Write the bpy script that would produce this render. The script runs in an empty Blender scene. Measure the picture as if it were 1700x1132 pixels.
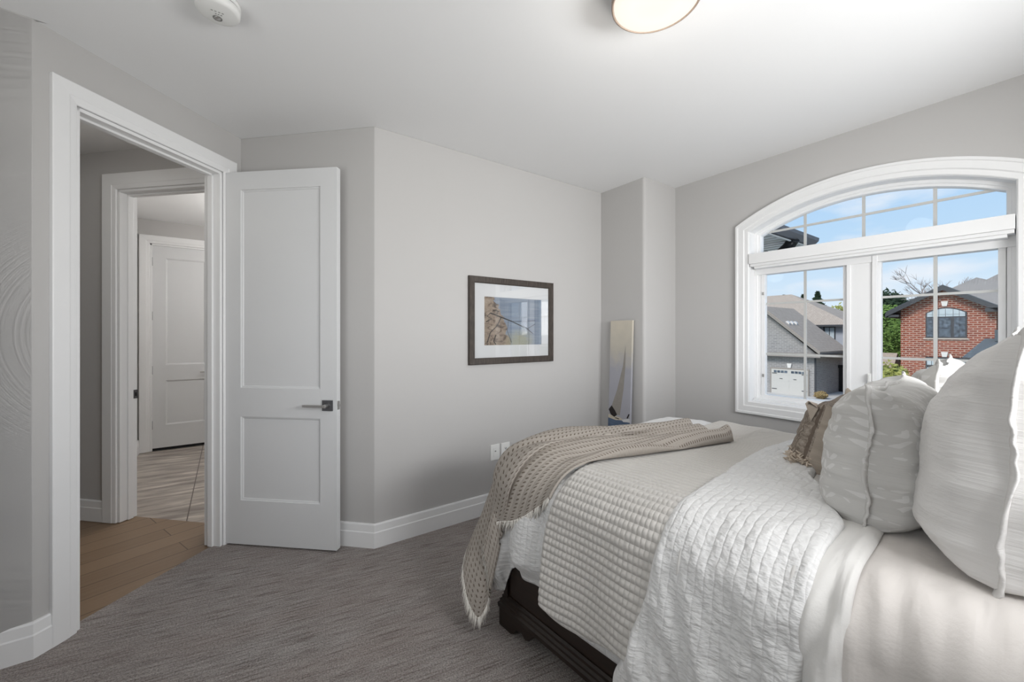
import bpy, math, random
from mathutils import Vector, Matrix, noise
random.seed(7)
S = bpy.context.scene
COL = S.collection
PI = math.pi
# ------------------------------------------------------------------ camera, sky, lights, exposure
F_PX, EYE = 668.0, 1.386
HEAD = math.radians(54.7)                    # view direction measured from the room's long axis
cam_d = bpy.data.cameras.new('camera')
cam_d.sensor_width = 36; cam_d.lens = F_PX / 1700 * 36
cam_d.shift_y = -11 / 1700; cam_d.clip_start = 0.02; cam_d.clip_end = 500
cam = bpy.data.objects.new('camera', cam_d); COL.objects.link(cam)
cam.location = (0, 0, EYE); cam.rotation_euler = (PI / 2, 0, HEAD - PI / 2)
S.camera = cam
S.view_settings.view_transform = 'Standard'; S.view_settings.look = 'None'
S.view_settings.exposure = 0.13; S.view_settings.gamma = 1.0; S.view_settings.use_curve_mapping = False

W = bpy.data.worlds.new('sky'); S.world = W; W.use_nodes = True
nt = W.node_tree; nt.nodes.clear()
def wn(t, **k):
    n = nt.nodes.new(t)
    for a, b in k.items(): setattr(n, a, b)
    return n
tc = wn('ShaderNodeTexCoord'); sep = wn('ShaderNodeSeparateXYZ'); nt.links.new(tc.outputs['Generated'], sep.inputs[0])
rp = wn('ShaderNodeValToRGB'); nt.links.new(sep.outputs['Z'], rp.inputs[0])
e = rp.color_ramp.elements
e[0].position = 0.0; e[0].color = (.80, .89, .97, 1)
e[1].position = .75; e[1].color = (.28, .50, .86, 1)
x = e.new(.16); x.color = (.52, .73, .94, 1)
x = e.new(.32); x.color = (.40, .63, .92, 1)
mp = wn('ShaderNodeMapping'); mp.inputs['Scale'].default_value = (2.2, 2.2, 7.5); mp.inputs['Location'].default_value = (1.3, .4, .55)
nt.links.new(tc.outputs['Generated'], mp.inputs[0])
nz = wn('ShaderNodeTexNoise'); nz.inputs['Scale'].default_value = 2.0; nz.inputs['Detail'].default_value = 5; nz.inputs['Roughness'].default_value = .5
nt.links.new(mp.outputs[0], nz.inputs['Vector'])
cr = wn('ShaderNodeValToRGB'); cr.color_ramp.elements[0].position = .52; cr.color_ramp.elements[1].position = .74
nt.links.new(nz.outputs['Fac'], cr.inputs[0])
mx = wn('ShaderNodeMix', data_type='RGBA'); nt.links.new(cr.outputs[0], mx.inputs[0])
nt.links.new(rp.outputs[0], mx.inputs[6]); mx.inputs[7].default_value = (.90, .92, .96, 1)
bg = wn('ShaderNodeBackground'); bg.inputs[1].default_value = 0.93
ow = wn('ShaderNodeOutputWorld'); nt.links.new(mx.outputs[2], bg.inputs[0]); nt.links.new(bg.outputs[0], ow.inputs[0])

def lamp(name, kind, loc, rot, energy, color=(1, 1, 1), **k):
    d = bpy.data.lights.new(name, kind); d.energy = energy; d.color = color
    for a, b in k.items(): setattr(d, a, b)
    o = bpy.data.objects.new(name, d); COL.objects.link(o); o.location = loc; o.rotation_euler = rot
    return o
SUN = lamp('sun', 'SUN', (0, 0, 30), (math.radians(48), 0, math.radians(-100)), 2.6, (1, .96, .9), angle=math.radians(20))
# unseen fill lights added behind and left of the camera to brighten the bedroom
REAR = lamp('fill_rear', 'AREA', (1.75, -.83, 1.70), (math.radians(-86), 0, math.radians(180)), 48, (1, 1, 1), shape='RECTANGLE', size=1.8, size_y=.66, spread=math.radians(150))
SIDE = lamp('fill_side', 'AREA', (-1.32, .75, 1.5), (math.radians(118), 0, math.radians(-90)), 15, (1, 1, 1), shape='RECTANGLE', size=1.5, size_y=1.4)
# unseen fill lights added to brighten the hall and the tiled room
HALLL = lamp('hall_fill', 'POINT', (-1.1, 3.2, 2.45), (0, 0, 0), 3.5, (1, .96, .9), shadow_soft_size=.12)
TILEL = lamp('tiled_room_fill', 'POINT', (.6, 5.0, 2.4), (0, 0, 0), 34, (1, .98, .95), shadow_soft_size=.12)

# ------------------------------------------------------------------ materials
MATS = {}
class NT:
    def __init__(s, name, rough=.6, spec=.3, metal=0.0, color=(.8, .8, .8)):
        s.m = bpy.data.materials.new(name); s.m.use_nodes = True; s.t = s.m.node_tree
        s.b = s.t.nodes['Principled BSDF']; s.out = s.t.nodes['Material Output']
        s.b.inputs['Roughness'].default_value = rough; s.b.inputs['Metallic'].default_value = metal
        s.b.inputs['Specular IOR Level'].default_value = spec; s.b.inputs['Base Color'].default_value = (*color, 1)
        MATS[name] = s.m
    def n(s, t, ins=None, **k):
        nd = s.t.nodes.new(t)
        for a, b in k.items(): setattr(nd, a, b)
        for a, b in (ins or {}).items():
            if hasattr(b, 'links'): s.t.links.new(b, nd.inputs[a])
            else: nd.inputs[a].default_value = b
        return nd
    def l(s, a, b): s.t.links.new(a, b)
    def coord(s, kind='UV', scale=(1, 1, 1), rot=(0, 0, 0), loc=(0, 0, 0)):
        c = s.n('ShaderNodeTexCoord').outputs[kind]
        return s.n('ShaderNodeMapping', {'Vector': c, 'Scale': scale, 'Rotation': rot, 'Location': loc}).outputs[0]
    def noise(s, vec, scale=5, detail=3, rough=.5, dist=0):
        return s.n('ShaderNodeTexNoise', {'Vector': vec, 'Scale': scale, 'Detail': detail, 'Roughness': rough, 'Distortion': dist}).outputs['Fac']
    def ramp(s, fac, stops):
        r = s.n('ShaderNodeValToRGB', {'Fac': fac}); el = r.color_ramp.elements
        el[0].position = stops[0][0]; el[0].color = (*stops[0][1], 1)
        el[1].position = stops[-1][0]; el[1].color = (*stops[-1][1], 1)
        for p, c in stops[1:-1]:
            x = el.new(p); x.color = (*c, 1)
        return r.outputs[0]
    def mix(s, fac, a, b, blend='MIX'):
        m = s.n('ShaderNodeMix', data_type='RGBA', blend_type=blend)
        for i, v in ((0, fac), (6, a), (7, b)):
            if hasattr(v, 'links'): s.l(v, m.inputs[i])
            else: m.inputs[i].default_value = v if i == 0 else ((*v, 1) if len(v) == 3 else v)
        return m.outputs[2]
    def math(s, op, a, b=0.0, c=0.0):
        m = s.n('ShaderNodeMath', operation=op)
        for i, v in enumerate((a, b, c)):
            if hasattr(v, 'links'): s.l(v, m.inputs[i])
            else: m.inputs[i].default_value = v
        return m.outputs[0]
    def col(s, c): s.l(c, s.b.inputs['Base Color'])
    def bump(s, h, strength=.3, dist=.01):
        b = s.n('ShaderNodeBump', {'Height': h, 'Strength': strength, 'Distance': dist}); s.l(b.outputs[0], s.b.inputs['Normal'])
def plain(name, color, rough=.6, metal=0.0, spec=.3, var=.0, vs=6):
    k = NT(name, rough, spec, metal, color)
    if var:
        f = k.noise(k.coord('Object'), vs, 3)
        k.col(k.mix(f, tuple(c * (1 - var) for c in color), tuple(min(1, c * (1 + var)) for c in color)))
    return k.m
k = NT('wall_paint', .85, .15); k.col(k.mix(k.noise(k.coord('Object'), 1.5, 2), (.535, .524, .514), (.552, .541, .531))); k.bump(k.noise(k.coord('Object'), 350, 2), .06, .002)
k = NT('ceiling_paint', .9, .1); k.col(k.mix(k.noise(k.coord('Object'), 2, 2), (.87, .87, .87), (.88, .88, .88))); k.bump(k.noise(k.coord('Object'), 300, 2), .05, .002)
plain('trim_white', (.87, .87, .87), .38, spec=.4, var=.01)
plain('door_white', (.74, .745, .75), .42, spec=.4, var=.01)
plain('vinyl_white', (.89, .89, .89), .35, spec=.4, var=.01)
plain('plastic_white', (.82, .82, .80), .4, var=.01)
plain('plastic_grey', (.25, .25, .24), .3, var=.05)
plain('dark_slot', (.03, .03, .03), .6, var=.1)
plain('gap_black', (.02, .02, .02), .9, var=.1)
plain('nickel', (.55, .54, .53), .28, .9, var=.03)
plain('gunmetal', (.16, .16, .17), .35, .8, var=.03)
plain('bronze_rim', (.33, .26, .21), .5, .2, var=.03)
plain('muntin_grey', (.62, .62, .60), .45, var=.02)
k = NT('lamp_glass', .4); k.b.inputs['Emission Strength'].default_value = .90; k.b.inputs['Base Color'].default_value = (.10, .09, .08, 1)
g = k.n('ShaderNodeTexCoord').outputs['Object']
d_ = k.n('ShaderNodeVectorMath', {0: g}, operation='LENGTH').outputs['Value']
k.l(k.ramp(d_, [(.0, (.80, .66, .48)), (.06, (.90, .80, .64)), (.13, (1, .93, .82))]), k.b.inputs['Emission Color'])
k = NT('carpet', .95, .05)
v = k.coord('Object', (1, 1, 1), (0, 0, math.radians(10)))
vs_ = k.n('ShaderNodeMapping', {'Vector': v, 'Scale': (3.4, 58, 1)}).outputs[0]
st = k.noise(vs_, 1.6, 5, .7)
blot = k.noise(k.n('ShaderNodeMapping', {'Vector': v, 'Scale': (1.0, 3.2, 1)}).outputs[0], 1.3, 3, .6)
fine = k.noise(v, 150, 3, .75)
c1 = k.ramp(st, [(.36, (.10, .09, .085)), (.42, (.28, .258, .246)), (.54, (.445, .425, .412)), (.72, (.62, .60, .585))])
c2 = k.mix(k.math('MULTIPLY', blot, .9), c1, (.37, .31, .285))
c3 = k.mix(.62, c2, k.ramp(fine, [(.33, (.16, .16, .16)), (.66, (.92, .92, .92))]), 'OVERLAY')
k.col(c3); k.bump(k.math('ADD', k.math('MULTIPLY', st, .8), fine), .9, .012)
k = NT('hall_oak', .42, .4)
v = k.coord('Object', (1, 1, 1), (0, 0, math.radians(-20)))
bk = k.n('ShaderNodeTexBrick', {'Vector': v, 'Color1': (.0, .0, .0, 1), 'Color2': (1, 1, 1, 1), 'Mortar': (.5, .5, .5, 1), 'Scale': 1, 'Mortar Size': .003, 'Brick Width': 1.5, 'Row Height': .16}, offset=.37)
gr = k.noise(k.n('ShaderNodeMapping', {'Vector': v, 'Scale': (1.5, 22, 1)}).outputs[0], 2.2, 5, .6, .4)
base = k.mix(k.n('ShaderNodeSeparateColor', {0: bk.outputs['Color']}).outputs[0], (.185, .112, .062), (.275, .180, .108))
base = k.mix(k.math('MULTIPLY', gr, .8), base, (.30, .215, .145)); base = k.mix(bk.outputs['Fac'], base, (.10, .06, .035)); k.col(base); k.bump(gr, .1, .003)
k = NT('stone_tile', .35, .4)
v = k.coord('Object')
bk = k.n('ShaderNodeTexBrick', {'Vector': k.coord('Object', loc=(.246, .13, 0), rot=(0, 0, 0)), 'Scale': 1, 'Mortar Size': .004, 'Brick Width': .62, 'Row Height': 1.24, 'Color1': (0, 0, 0, 1), 'Color2': (1, 1, 1, 1)}, offset=0)
gr = k.noise(k.n('ShaderNodeMapping', {'Vector': k.coord('Object', rot=(0, 0, math.radians(6))), 'Scale': (1.3, 8, 1)}).outputs[0], 1.7, 5, .62, .3)
base = k.ramp(gr, [(.32, (.20, .165, .145)), (.45, (.33, .285, .25)), (.55, (.45, .40, .35)), (.68, (.66, .60, .53))])
k.col(k.mix(bk.outputs['Fac'], base, (.09, .065, .05)))
k = NT('dark_wood', .32, .5)
gr = k.noise(k.coord('UV', (2, 40, 1)), 1.5, 4, .6)
k.col(k.ramp(gr, [(.3, (.010, .006, .004)), (.7, (.026, .015, .010))]))
k = NT('frame_wood', .45, .4)
gr = k.noise(k.coord('UV', (60, 9, 1)), 1.5, 4, .6)
k.col(k.ramp(gr, [(.3, (.030, .023, .019)), (.7, (.085, .068, .056))])); k.bump(gr, .2, .002)
# cloths: UV is in metres of cloth
def cloth_mat(name, color, weave=900, wr=.12, rough=.9, big=0, extra=None):
    k = NT(name, rough, .15); uv = k.coord('UV')
    k.b.inputs['Sheen Weight'].default_value = .25
    h = k.noise(uv, 60, 3, .6)
    if extra: hh = extra(k, uv); h = k.math('ADD', k.math('MULTIPLY', h, .35), hh)
    k.col(k.mix(k.noise(uv, 3, 2), tuple(c * .97 for c in color), color)); k.bump(h, wr, .01)
    return k
def quilt_extra(k, uv):
    sp = k.n('ShaderNodeSeparateXYZ', {0: uv})
    warp = k.math('MULTIPLY', k.noise(uv, 9, 2), .02)
    a = k.math('ABSOLUTE', k.math('SINE', k.math('MULTIPLY', k.math('ADD', sp.outputs[0], warp), PI / .019)))
    b = k.math('ABSOLUTE', k.math('SINE', k.math('MULTIPLY', sp.outputs[1], PI / .027)))
    return k.math('ADD', k.math('MULTIPLY', k.math('POWER', a, .5), k.math('MINIMUM', .75, k.math('MAXIMUM', .08, k.math('MULTIPLY', k.math('SUBTRACT', .28, sp.outputs[1]), 2.5)))), k.math('POWER', b, .6))
cloth_mat('quilt_cloth', (.61, .585, .55), wr=.5, extra=quilt_extra)
def seer_extra(k, uv):
    # puckered blocks: narrow flat bands with crinkled bars between them
    sp = k.n('ShaderNodeSeparateXYZ', {0: uv})
    w = k.math('MULTIPLY', k.noise(uv, 14, 2), .018)
    row = k.math('FRACT', k.math('DIVIDE', k.math('ADD', sp.outputs[0], w), .026))
    band = k.math('SUBTRACT', 1.0, k.math('POWER', k.math('ABSOLUTE', k.math('SUBTRACT', k.math('MULTIPLY', row, 2), 1)), 4))
    cr_ = k.noise(k.n('ShaderNodeMapping', {'Vector': uv, 'Scale': (30, 75, 1)}).outputs[0], 1.0, 2, .5)
    return k.math('ADD', k.math('MULTIPLY', band, .30), k.math('MULTIPLY', cr_, 1.3))
cloth_mat('duvet_cloth', (.76, .755, .745), wr=.62, extra=seer_extra)
def sheet_extra(k, uv): return k.math('MULTIPLY', k.noise(k.n('ShaderNodeMapping', {'Vector': uv, 'Scale': (13, 3.2, 1)}).outputs[0], 1.0, 3, .5, .6), 3.0)
k = cloth_mat('sheet_cloth', (.68, .640, .605), wr=.30, rough=.5, extra=sheet_extra)
k = cloth_mat('flat_sheet_cloth', (.72, .705, .68), wr=.35, rough=.5, extra=sheet_extra)
k = cloth_mat('mattress_cloth', (.8, .8, .8), wr=.05)
k = NT('throw_cloth', .95, .1); uv = k.coord('UV'); sp = k.n('ShaderNodeSeparateXYZ', {0: uv})
rowi = k.math('FLOOR', k.math('DIVIDE', sp.outputs[1], .025)); rf = k.math('FRACT', k.math('DIVIDE', sp.outputs[1], .025))
sh = k.math('MULTIPLY', k.math('MODULO', rowi, 2.0), .5)
cf = k.math('FRACT', k.math('ADD', k.math('DIVIDE', sp.outputs[0], .021), sh))
dx = k.math('MULTIPLY', k.math('SUBTRACT', cf, .5), .021); dy = k.math('MULTIPLY', k.math('SUBTRACT', rf, .5), .020)
dist = k.math('SQRT', k.math('ADD', k.math('MULTIPLY', dx, dx), k.math('MULTIPLY', dy, dy)))
dot = k.math('LESS_THAN', dist, .0042)
fn = k.noise(uv, 320, 2)
k.col(k.mix(dot, k.mix(fn, (.31, .275, .24), (.53, .485, .435)), (.17, .14, .115)))
hb = k.math('ADD', k.math('MULTIPLY', k.math('ABSOLUTE', k.math('SINE', k.math('MULTIPLY', sp.outputs[1], PI / .025))), .7), k.math('MULTIPLY', fn, .6))
k.bump(k.math('SUBTRACT', hb, k.math('MULTIPLY', dot, .6)), .6, .006)
plain('fringe_yarn', (.74, .71, .66), .95, var=.1, vs=40)
plain('tassel_yarn', (.62, .53, .44), .95, var=.2, vs=60)
k = NT('pillow_print', .9, .08); uv = k.coord('UV'); sp = k.n('ShaderNodeSeparateXYZ', {0: uv})
# woven sprigs: leaf pairs on upright stems
col_ = k.math('DIVIDE', sp.outputs[0], .044); cf = k.math('SUBTRACT', k.math('FRACT', col_), .5)
rowv = k.math('ADD', k.math('DIVIDE', sp.outputs[1], .031), k.math('MULTIPLY', k.math('ABSOLUTE', cf), -1.5)); rf = k.math('SUBTRACT', k.math('FRACT', rowv), .5)
lw = k.math('SUBTRACT', .30, k.math('MULTIPLY', k.math('POWER', k.math('ABSOLUTE', k.math('SUBTRACT', k.math('ABSOLUTE', cf), .22)), 2.0), 7.0))
leaf = k.math('LESS_THAN', k.math('ABSOLUTE', rf), lw)
nn = k.math('GREATER_THAN', k.noise(uv, 17, 2), .47); leaf = k.math('MULTIPLY', leaf, nn)
k.col(k.mix(leaf, (.585, .575, .555), (.69, .68, .665))); k.bump(k.math('ADD', k.noise(k.n('ShaderNodeMapping', {'Vector': uv, 'Scale': (12, 45, 1)}).outputs[0], 1.3, 3), k.math('MULTIPLY', leaf, .15)), .35, .01)
k = NT('pillow_plain', .8, .2); uv = k.coord('UV')
hb = k.noise(k.n('ShaderNodeMapping', {'Vector': uv, 'Scale': (16, 62, 1)}).outputs[0], 1.4, 4, .6, .5)
k.col(k.mix(hb, (.68, .665, .645), (.72, .705, .69))); k.bump(hb, .30, .010)
k = NT('cushion_brown', .9, .1); uv = k.coord('UV'); sp = k.n('ShaderNodeSeparateXYZ', {0: uv})
st = k.math('ABSOLUTE', k.math('SINE', k.math('MULTIPLY', sp.outputs[0], PI / .013))); st2 = k.math('GREATER_THAN', st, .93)
tw = k.noise(k.n('ShaderNodeMapping', {'Vector': uv, 'Scale': (160, 60, 1)}).outputs[0], 1.0, 3, .7)
k.col(k.mix(st2, k.ramp(tw, [(.36, (.20, .165, .135)), (.62, (.42, .365, .31))]), (.17, .135, .11))); k.bump(k.math('ADD', tw, st), .6, .008)
k = NT('cushion_tan', .85, .1); uv = k.coord('UV'); k.col(k.mix(k.noise(uv, 12, 3), (.44, .375, .31), (.50, .435, .37))); k.bump(k.noise(uv, 200, 2), .3, .004)
# outdoors
def brick(name, c1, c2, mort, bw=.36, rh=.13, ms=.012):
    k = NT(name, .9, .15); uv = k.coord('UV')
    b = k.n('ShaderNodeTexBrick', {'Vector': uv, 'Scale': 1, 'Brick Width': bw, 'Row Height': rh, 'Mortar Size': ms, 'Color1': (*c1, 1), 'Color2': (*c2, 1), 'Mortar': (*mort, 1), 'Bias': 0.0})
    k.col(k.mix(k.math('MULTIPLY', k.noise(uv, 5, 3), .35), b.outputs['Color'], tuple(x * .6 for x in c1))); k.bump(b.outputs['Fac'], -.3, .01)
brick('red_brick', (.34, .080, .042), (.20, .045, .028), (.50, .37, .30), bw=.34, rh=.13, ms=.024)
brick('grey_brick', (.36, .345, .335), (.28, .27, .265), (.46, .45, .44), ms=.018)
def shingle(name, a, b):
    k = NT(name, .95, .1); uv = k.coord('UV')
    bt = k.n('ShaderNodeTexBrick', {'Vector': uv, 'Scale': 1, 'Brick Width': .3, 'Row Height': .14, 'Mortar Size': .012, 'Color1': (*a, 1), 'Color2': (*b, 1), 'Mortar': (*[x * .6 for x in a], 1)})
    k.col(k.mix(k.noise(uv, 3, 3), bt.outputs['Color'], tuple(x * .8 for x in b)))
shingle('brown_shingle', (.56, .47, .39), (.47, .39, .32)); shingle('grey_shingle', (.38, .35, .32), (.32, .295, .27)); shingle('slate_shingle', (.15, .18, .20), (.11, .13, .15))
plain('fascia_dark', (.06, .062, .068), .5, var=.05); plain('fascia_brown', (.30, .27, .24), .6, var=.05)
plain('siding_blue', (.42, .44, .49), .7, var=.03); plain('garage_paint', (.56, .54, .50), .6, var=.02)
plain('stone_white', (.75, .73, .70), .7, var=.03); plain('stone_sill', (.50, .42, .36), .7, var=.05)
k = NT('dark_glass', .35, .4); k.col(k.ramp(k.noise(k.coord('UV', (3, 3, 1)), 2, 3), [(.35, (.035, .045, .06)), (.7, (.16, .20, .25))]))
k = NT('pale_blind', .5, .3); k.col(k.mix(k.noise(k.coord('UV', (2, 2, 1)), 2, 2), (.42, .50, .55), (.60, .66, .69)))
k = NT('grass', .95, .1); k.col(k.mix(k.noise(k.coord('Object'), .6, 4), (.16, .19, .09), (.26, .27, .16)))
k = NT('driveway', .9, .1); k.col(k.mix(k.noise(k.coord('Object'), 1.5, 4), (.50, .48, .45), (.60, .58, .55)))
for nm, a, b in (('leaf_green', (.07, .14, .03), (.24, .36, .10)), ('leaf_dark', (.015, .03, .018), (.05, .08, .045)), ('leaf_yellow', (.16, .20, .04), (.50, .48, .16)), ('leaf_autumn', (.20, .15, .06), (.42, .30, .15))):
    k = NT(nm, .8, .1); k.col(k.mix(k.noise(k.coord('Object'), 4, 3, .7), a, b))
plain('bark', (.16, .12, .09), .9, var=.2, vs=12); plain('bark_grey', (.36, .31, .29), .9, var=.1, vs=12)
plain('fence_wood', (.24, .19, .15), .9, var=.2, vs=3)
plain('soffit_metal', (.82, .79, .75), .5, var=.03); plain('gutter_grey', (.16, .16, .18), .5, var=.2, vs=20); plain('spout_black', (.012, .012, .014), .3, var=.1)
k = NT('window_glass'); k.t.nodes.remove(k.b)
tr = k.n('ShaderNodeBsdfTransparent'); gl = k.n('ShaderNodeBsdfGlossy', {'Roughness': .02}); fr = k.n('ShaderNodeFresnel', {'IOR': 1.45})
ms_ = k.n('ShaderNodeMixShader', {0: k.math('MULTIPLY', fr.outputs[0], .18), 1: tr.outputs[0], 2: gl.outputs[0]}); k.l(ms_.outputs[0], k.out.inputs[0])
k = NT('picture_glass'); k.t.nodes.remove(k.b)
tr = k.n('ShaderNodeBsdfTransparent'); gl = k.n('ShaderNodeBsdfGlossy', {'Roughness': .015}); fr = k.n('ShaderNodeFresnel', {'IOR': 1.8})
ms_ = k.n('ShaderNodeMixShader', {0: k.math('MINIMUM', k.math('MULTIPLY', fr.outputs[0], 1.8), .5), 1: tr.outputs[0], 2: gl.outputs[0]}); k.l(ms_.outputs[0], k.out.inputs[0])
# printed pictures
plain('mat_board', (.74, .75, .76), .9, var=.01)
k = NT('print_shore', .8, .1); uv = k.coord('UV', (1 / .56, 1 / .37, 1)); sp = k.n('ShaderNodeSeparateXYZ', {0: uv})
nn = k.noise(uv, 3, 5, .6, .6); n2 = k.noise(uv, 9, 4, .7, .8)
sky_ = k.mix(k.math('MULTIPLY', k.noise(k.n('ShaderNodeMapping', {'Vector': uv, 'Scale': (1, 7, 1), 'Rotation': (0, 0, .25)}).outputs[0], 2.2, 4), 1.0), (.13, .19, .28), (.38, .42, .48))
edge = k.math('ADD', k.math('ADD', sp.outputs[0], k.math('MULTIPLY', nn, .35)), k.math('MULTIPLY', sp.outputs[1], .28))
rock = k.ramp(n2, [(.35, (.09, .06, .045)), (.48, (.30, .235, .18)), (.7, (.46, .38, .30))])
land = k.math('LESS_THAN', edge, .62)
c = k.mix(land, sky_, rock)
g2 = k.math('SUBTRACT', 1.0, k.math('MULTIPLY', 3.4, k.math('SQRT', k.math('ADD', k.math('POWER', k.math('SUBTRACT', sp.outputs[0], .60), 2.0), k.math('POWER', k.math('SUBTRACT', sp.outputs[1], .08), 2.0)))))
g2 = k.math('MULTIPLY', k.math('MAXIMUM', g2, 0.0), k.math('MULTIPLY', n2, 2.2)); g2 = k.math('MINIMUM', g2, .75)
c = k.mix(g2, c, (.38, .36, .22)); k.col(c)
plain('print_branch', (.035, .028, .025), .8, var=.2)
k = NT('canvas_sky', .85, .1); uv = k.coord('UV'); sp = k.n('ShaderNodeSeparateXYZ', {0: uv})
yy = k.math('ADD', sp.outputs[1], k.math('MULTIPLY', k.noise(uv, 12, 4), .25))
k.col(k.ramp(k.math('DIVIDE', yy, 1.7), [(.30, (.38, .38, .42)), (.70, (.40, .40, .44)), (.80, (.52, .49, .43)), (.95, (.62, .57, .48))]))
k = NT('canvas_sea', .85, .1); k.col(k.mix(k.noise(k.coord('UV', (3, 25, 1)), 3, 4), (.06, .09, .15), (.15, .20, .29)))
plain('canvas_sail', (.30, .28, .255), .85, var=.12, vs=30); plain('canvas_hull', (.55, .50, .40), .85, var=.15, vs=30); plain('canvas_dark', (.03, .025, .025), .85, var=.2, vs=30)
plain('canvas_foam', (.62, .62, .62), .85, var=.15, vs=30)
M = MATS

# ------------------------------------------------------------------ mesh helpers
def tag(o, label=None, cat=None, group=None, kind=None):
    if label: o['label'] = label
    if cat: o['category'] = cat
    if group: o['group'] = group
    if kind: o['kind'] = kind
    return o
def empty(name, label, cat, loc=(0, 0, 0), rz=0, group=None, kind=None):
    o = bpy.data.objects.new(name, None); COL.objects.link(o); o.location = loc; o.rotation_euler = (0, 0, rz)
    o.empty_display_size = .1
    return tag(o, label, cat, group, kind)
class MB:
    def __init__(s): s.v = []; s.f = []; s.mi = []; s.uv = []; s.sm = []; s.mx = Matrix(); s.cur = 0
    def face(s, idx, uv=None, smooth=False): s.f.append(tuple(idx)); s.mi.append(s.cur); s.uv.append(uv); s.sm.append(smooth)
    def vert(s, p): s.v.append(tuple(s.mx @ Vector(p))); return len(s.v) - 1
    def poly(s, pts, smooth=False): s.face([s.vert(p) for p in pts], smooth=smooth)
    def box(s, a, b):
        x0, y0, z0 = a; x1, y1, z1 = b
        x0, x1 = sorted((x0, x1)); y0, y1 = sorted((y0, y1)); z0, z1 = sorted((z0, z1))
        i = [s.vert(p) for p in ((x0, y0, z0), (x1, y0, z0), (x1, y1, z0), (x0, y1, z0), (x0, y0, z1), (x1, y0, z1), (x1, y1, z1), (x0, y1, z1))]
        for f in ((0, 3, 2, 1), (4, 5, 6, 7), (0, 1, 5, 4), (1, 2, 6, 5), (2, 3, 7, 6), (3, 0, 4, 7)): s.face([i[j] for j in f])
        return s
    def prism(s, pts, z0, z1):
        n = len(pts); a = [s.vert((x, y, z0)) for x, y in pts]; b = [s.vert((x, y, z1)) for x, y in pts]
        s.face(a[::-1]); s.face(b)
        for i in range(n): j = (i + 1) % n; s.face((a[i], a[j], b[j], b[i]))
        return s
    def extr(s, pts3, d):      # polygon of 3-d points pushed along d
        d = Vector(d); n = len(pts3); a = [s.vert(p) for p in pts3]; b = [s.vert(Vector(p) + d) for p in pts3]
        s.face(a[::-1]); s.face(b)
        for i in range(n): j = (i + 1) % n; s.face((a[i], a[j], b[j], b[i]))
        return s
    def loft(s, rings, closed_ring=True, closed_path=False, caps=True, smooth=False):
        ids = [[s.vert(p) for p in r] for r in rings]; n = len(ids[0]); m = len(ids)
        for i in range(m if closed_path else m - 1):
            A, B = ids[i], ids[(i + 1) % m]
            for j in range(n if closed_ring else n - 1):
                k = (j + 1) % n; s.face((A[j], A[k], B[k], B[j]), smooth=smooth)
        if caps and not closed_path and closed_ring: s.face(ids[0][::-1]); s.face(ids[-1])
        return s
    def tube(s, pts, r, n=8, smooth=True):
        pts = [Vector(p) for p in pts]; rings = []
        rr = r if isinstance(r, (list, tuple)) else [r] * len(pts)
        for i, p in enumerate(pts):
            t = (pts[min(i + 1, len(pts) - 1)] - pts[max(i - 1, 0)]).normalized()
            u = t.orthogonal().normalized() if i == 0 else (u - t * u.dot(t)).normalized()
            w = t.cross(u)
            rings.append([p + (u * math.cos(2 * PI * j / n) + w * math.sin(2 * PI * j / n)) * rr[i] for j in range(n)])
        return s.loft(rings, smooth=smooth)
    def lathe(s, prof, c=(0, 0, 0), n=48, smooth=True):
        c = Vector(c); rings = [[c + Vector((r * math.cos(2 * PI * j / n), r * math.sin(2 * PI * j / n), z)) for j in range(n)] for r, z in prof]
        return s.loft(rings, smooth=smooth)
    def build(s, name, mats, parent=None, bevel=0, kind=None, autosmooth=False, seg=2):
        me = bpy.data.meshes.new(name); me.from_pydata(s.v, [], s.f); me.update()
        for m in (mats if isinstance(mats, (list, tuple)) else [mats]): me.materials.append(m)
        for p, mi, sm in zip(me.polygons, s.mi, s.sm): p.material_index = mi; p.use_smooth = sm
        uvl = me.uv_layers.new(name='UVMap')
        for p, uv in zip(me.polygons, s.uv):
            n = p.normal; ax = max(range(3), key=lambda q: abs(n[q]))
            for kk, li in enumerate(p.loop_indices):
                if uv: uvl.data[li].uv = uv[kk]; continue
                c = me.vertices[me.loops[li].vertex_index].co
                uvl.data[li].uv = ((c.y, c.z) if ax == 0 else (c.x, c.z) if ax == 1 else (c.x, c.y))
        o = bpy.data.objects.new(name, me); COL.objects.link(o)
        if parent: o.parent = parent
        if bevel:
            b = o.modifiers.new('bevel', 'BEVEL'); b.width = bevel; b.segments = seg; b.limit_method = 'ANGLE'; b.angle_limit = math.radians(40)
        if kind: o['kind'] = kind
        return o
ROT45 = Matrix.Rotation(PI / 4, 4, 'Z')        # (n, m) axes of the angled walls -> room axes
def nm(n, m): return ((n - m) / 2 ** .5, (n + m) / 2 ** .5)
def struct(o, label, cat): return tag(o, label, cat, kind='structure')

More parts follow.
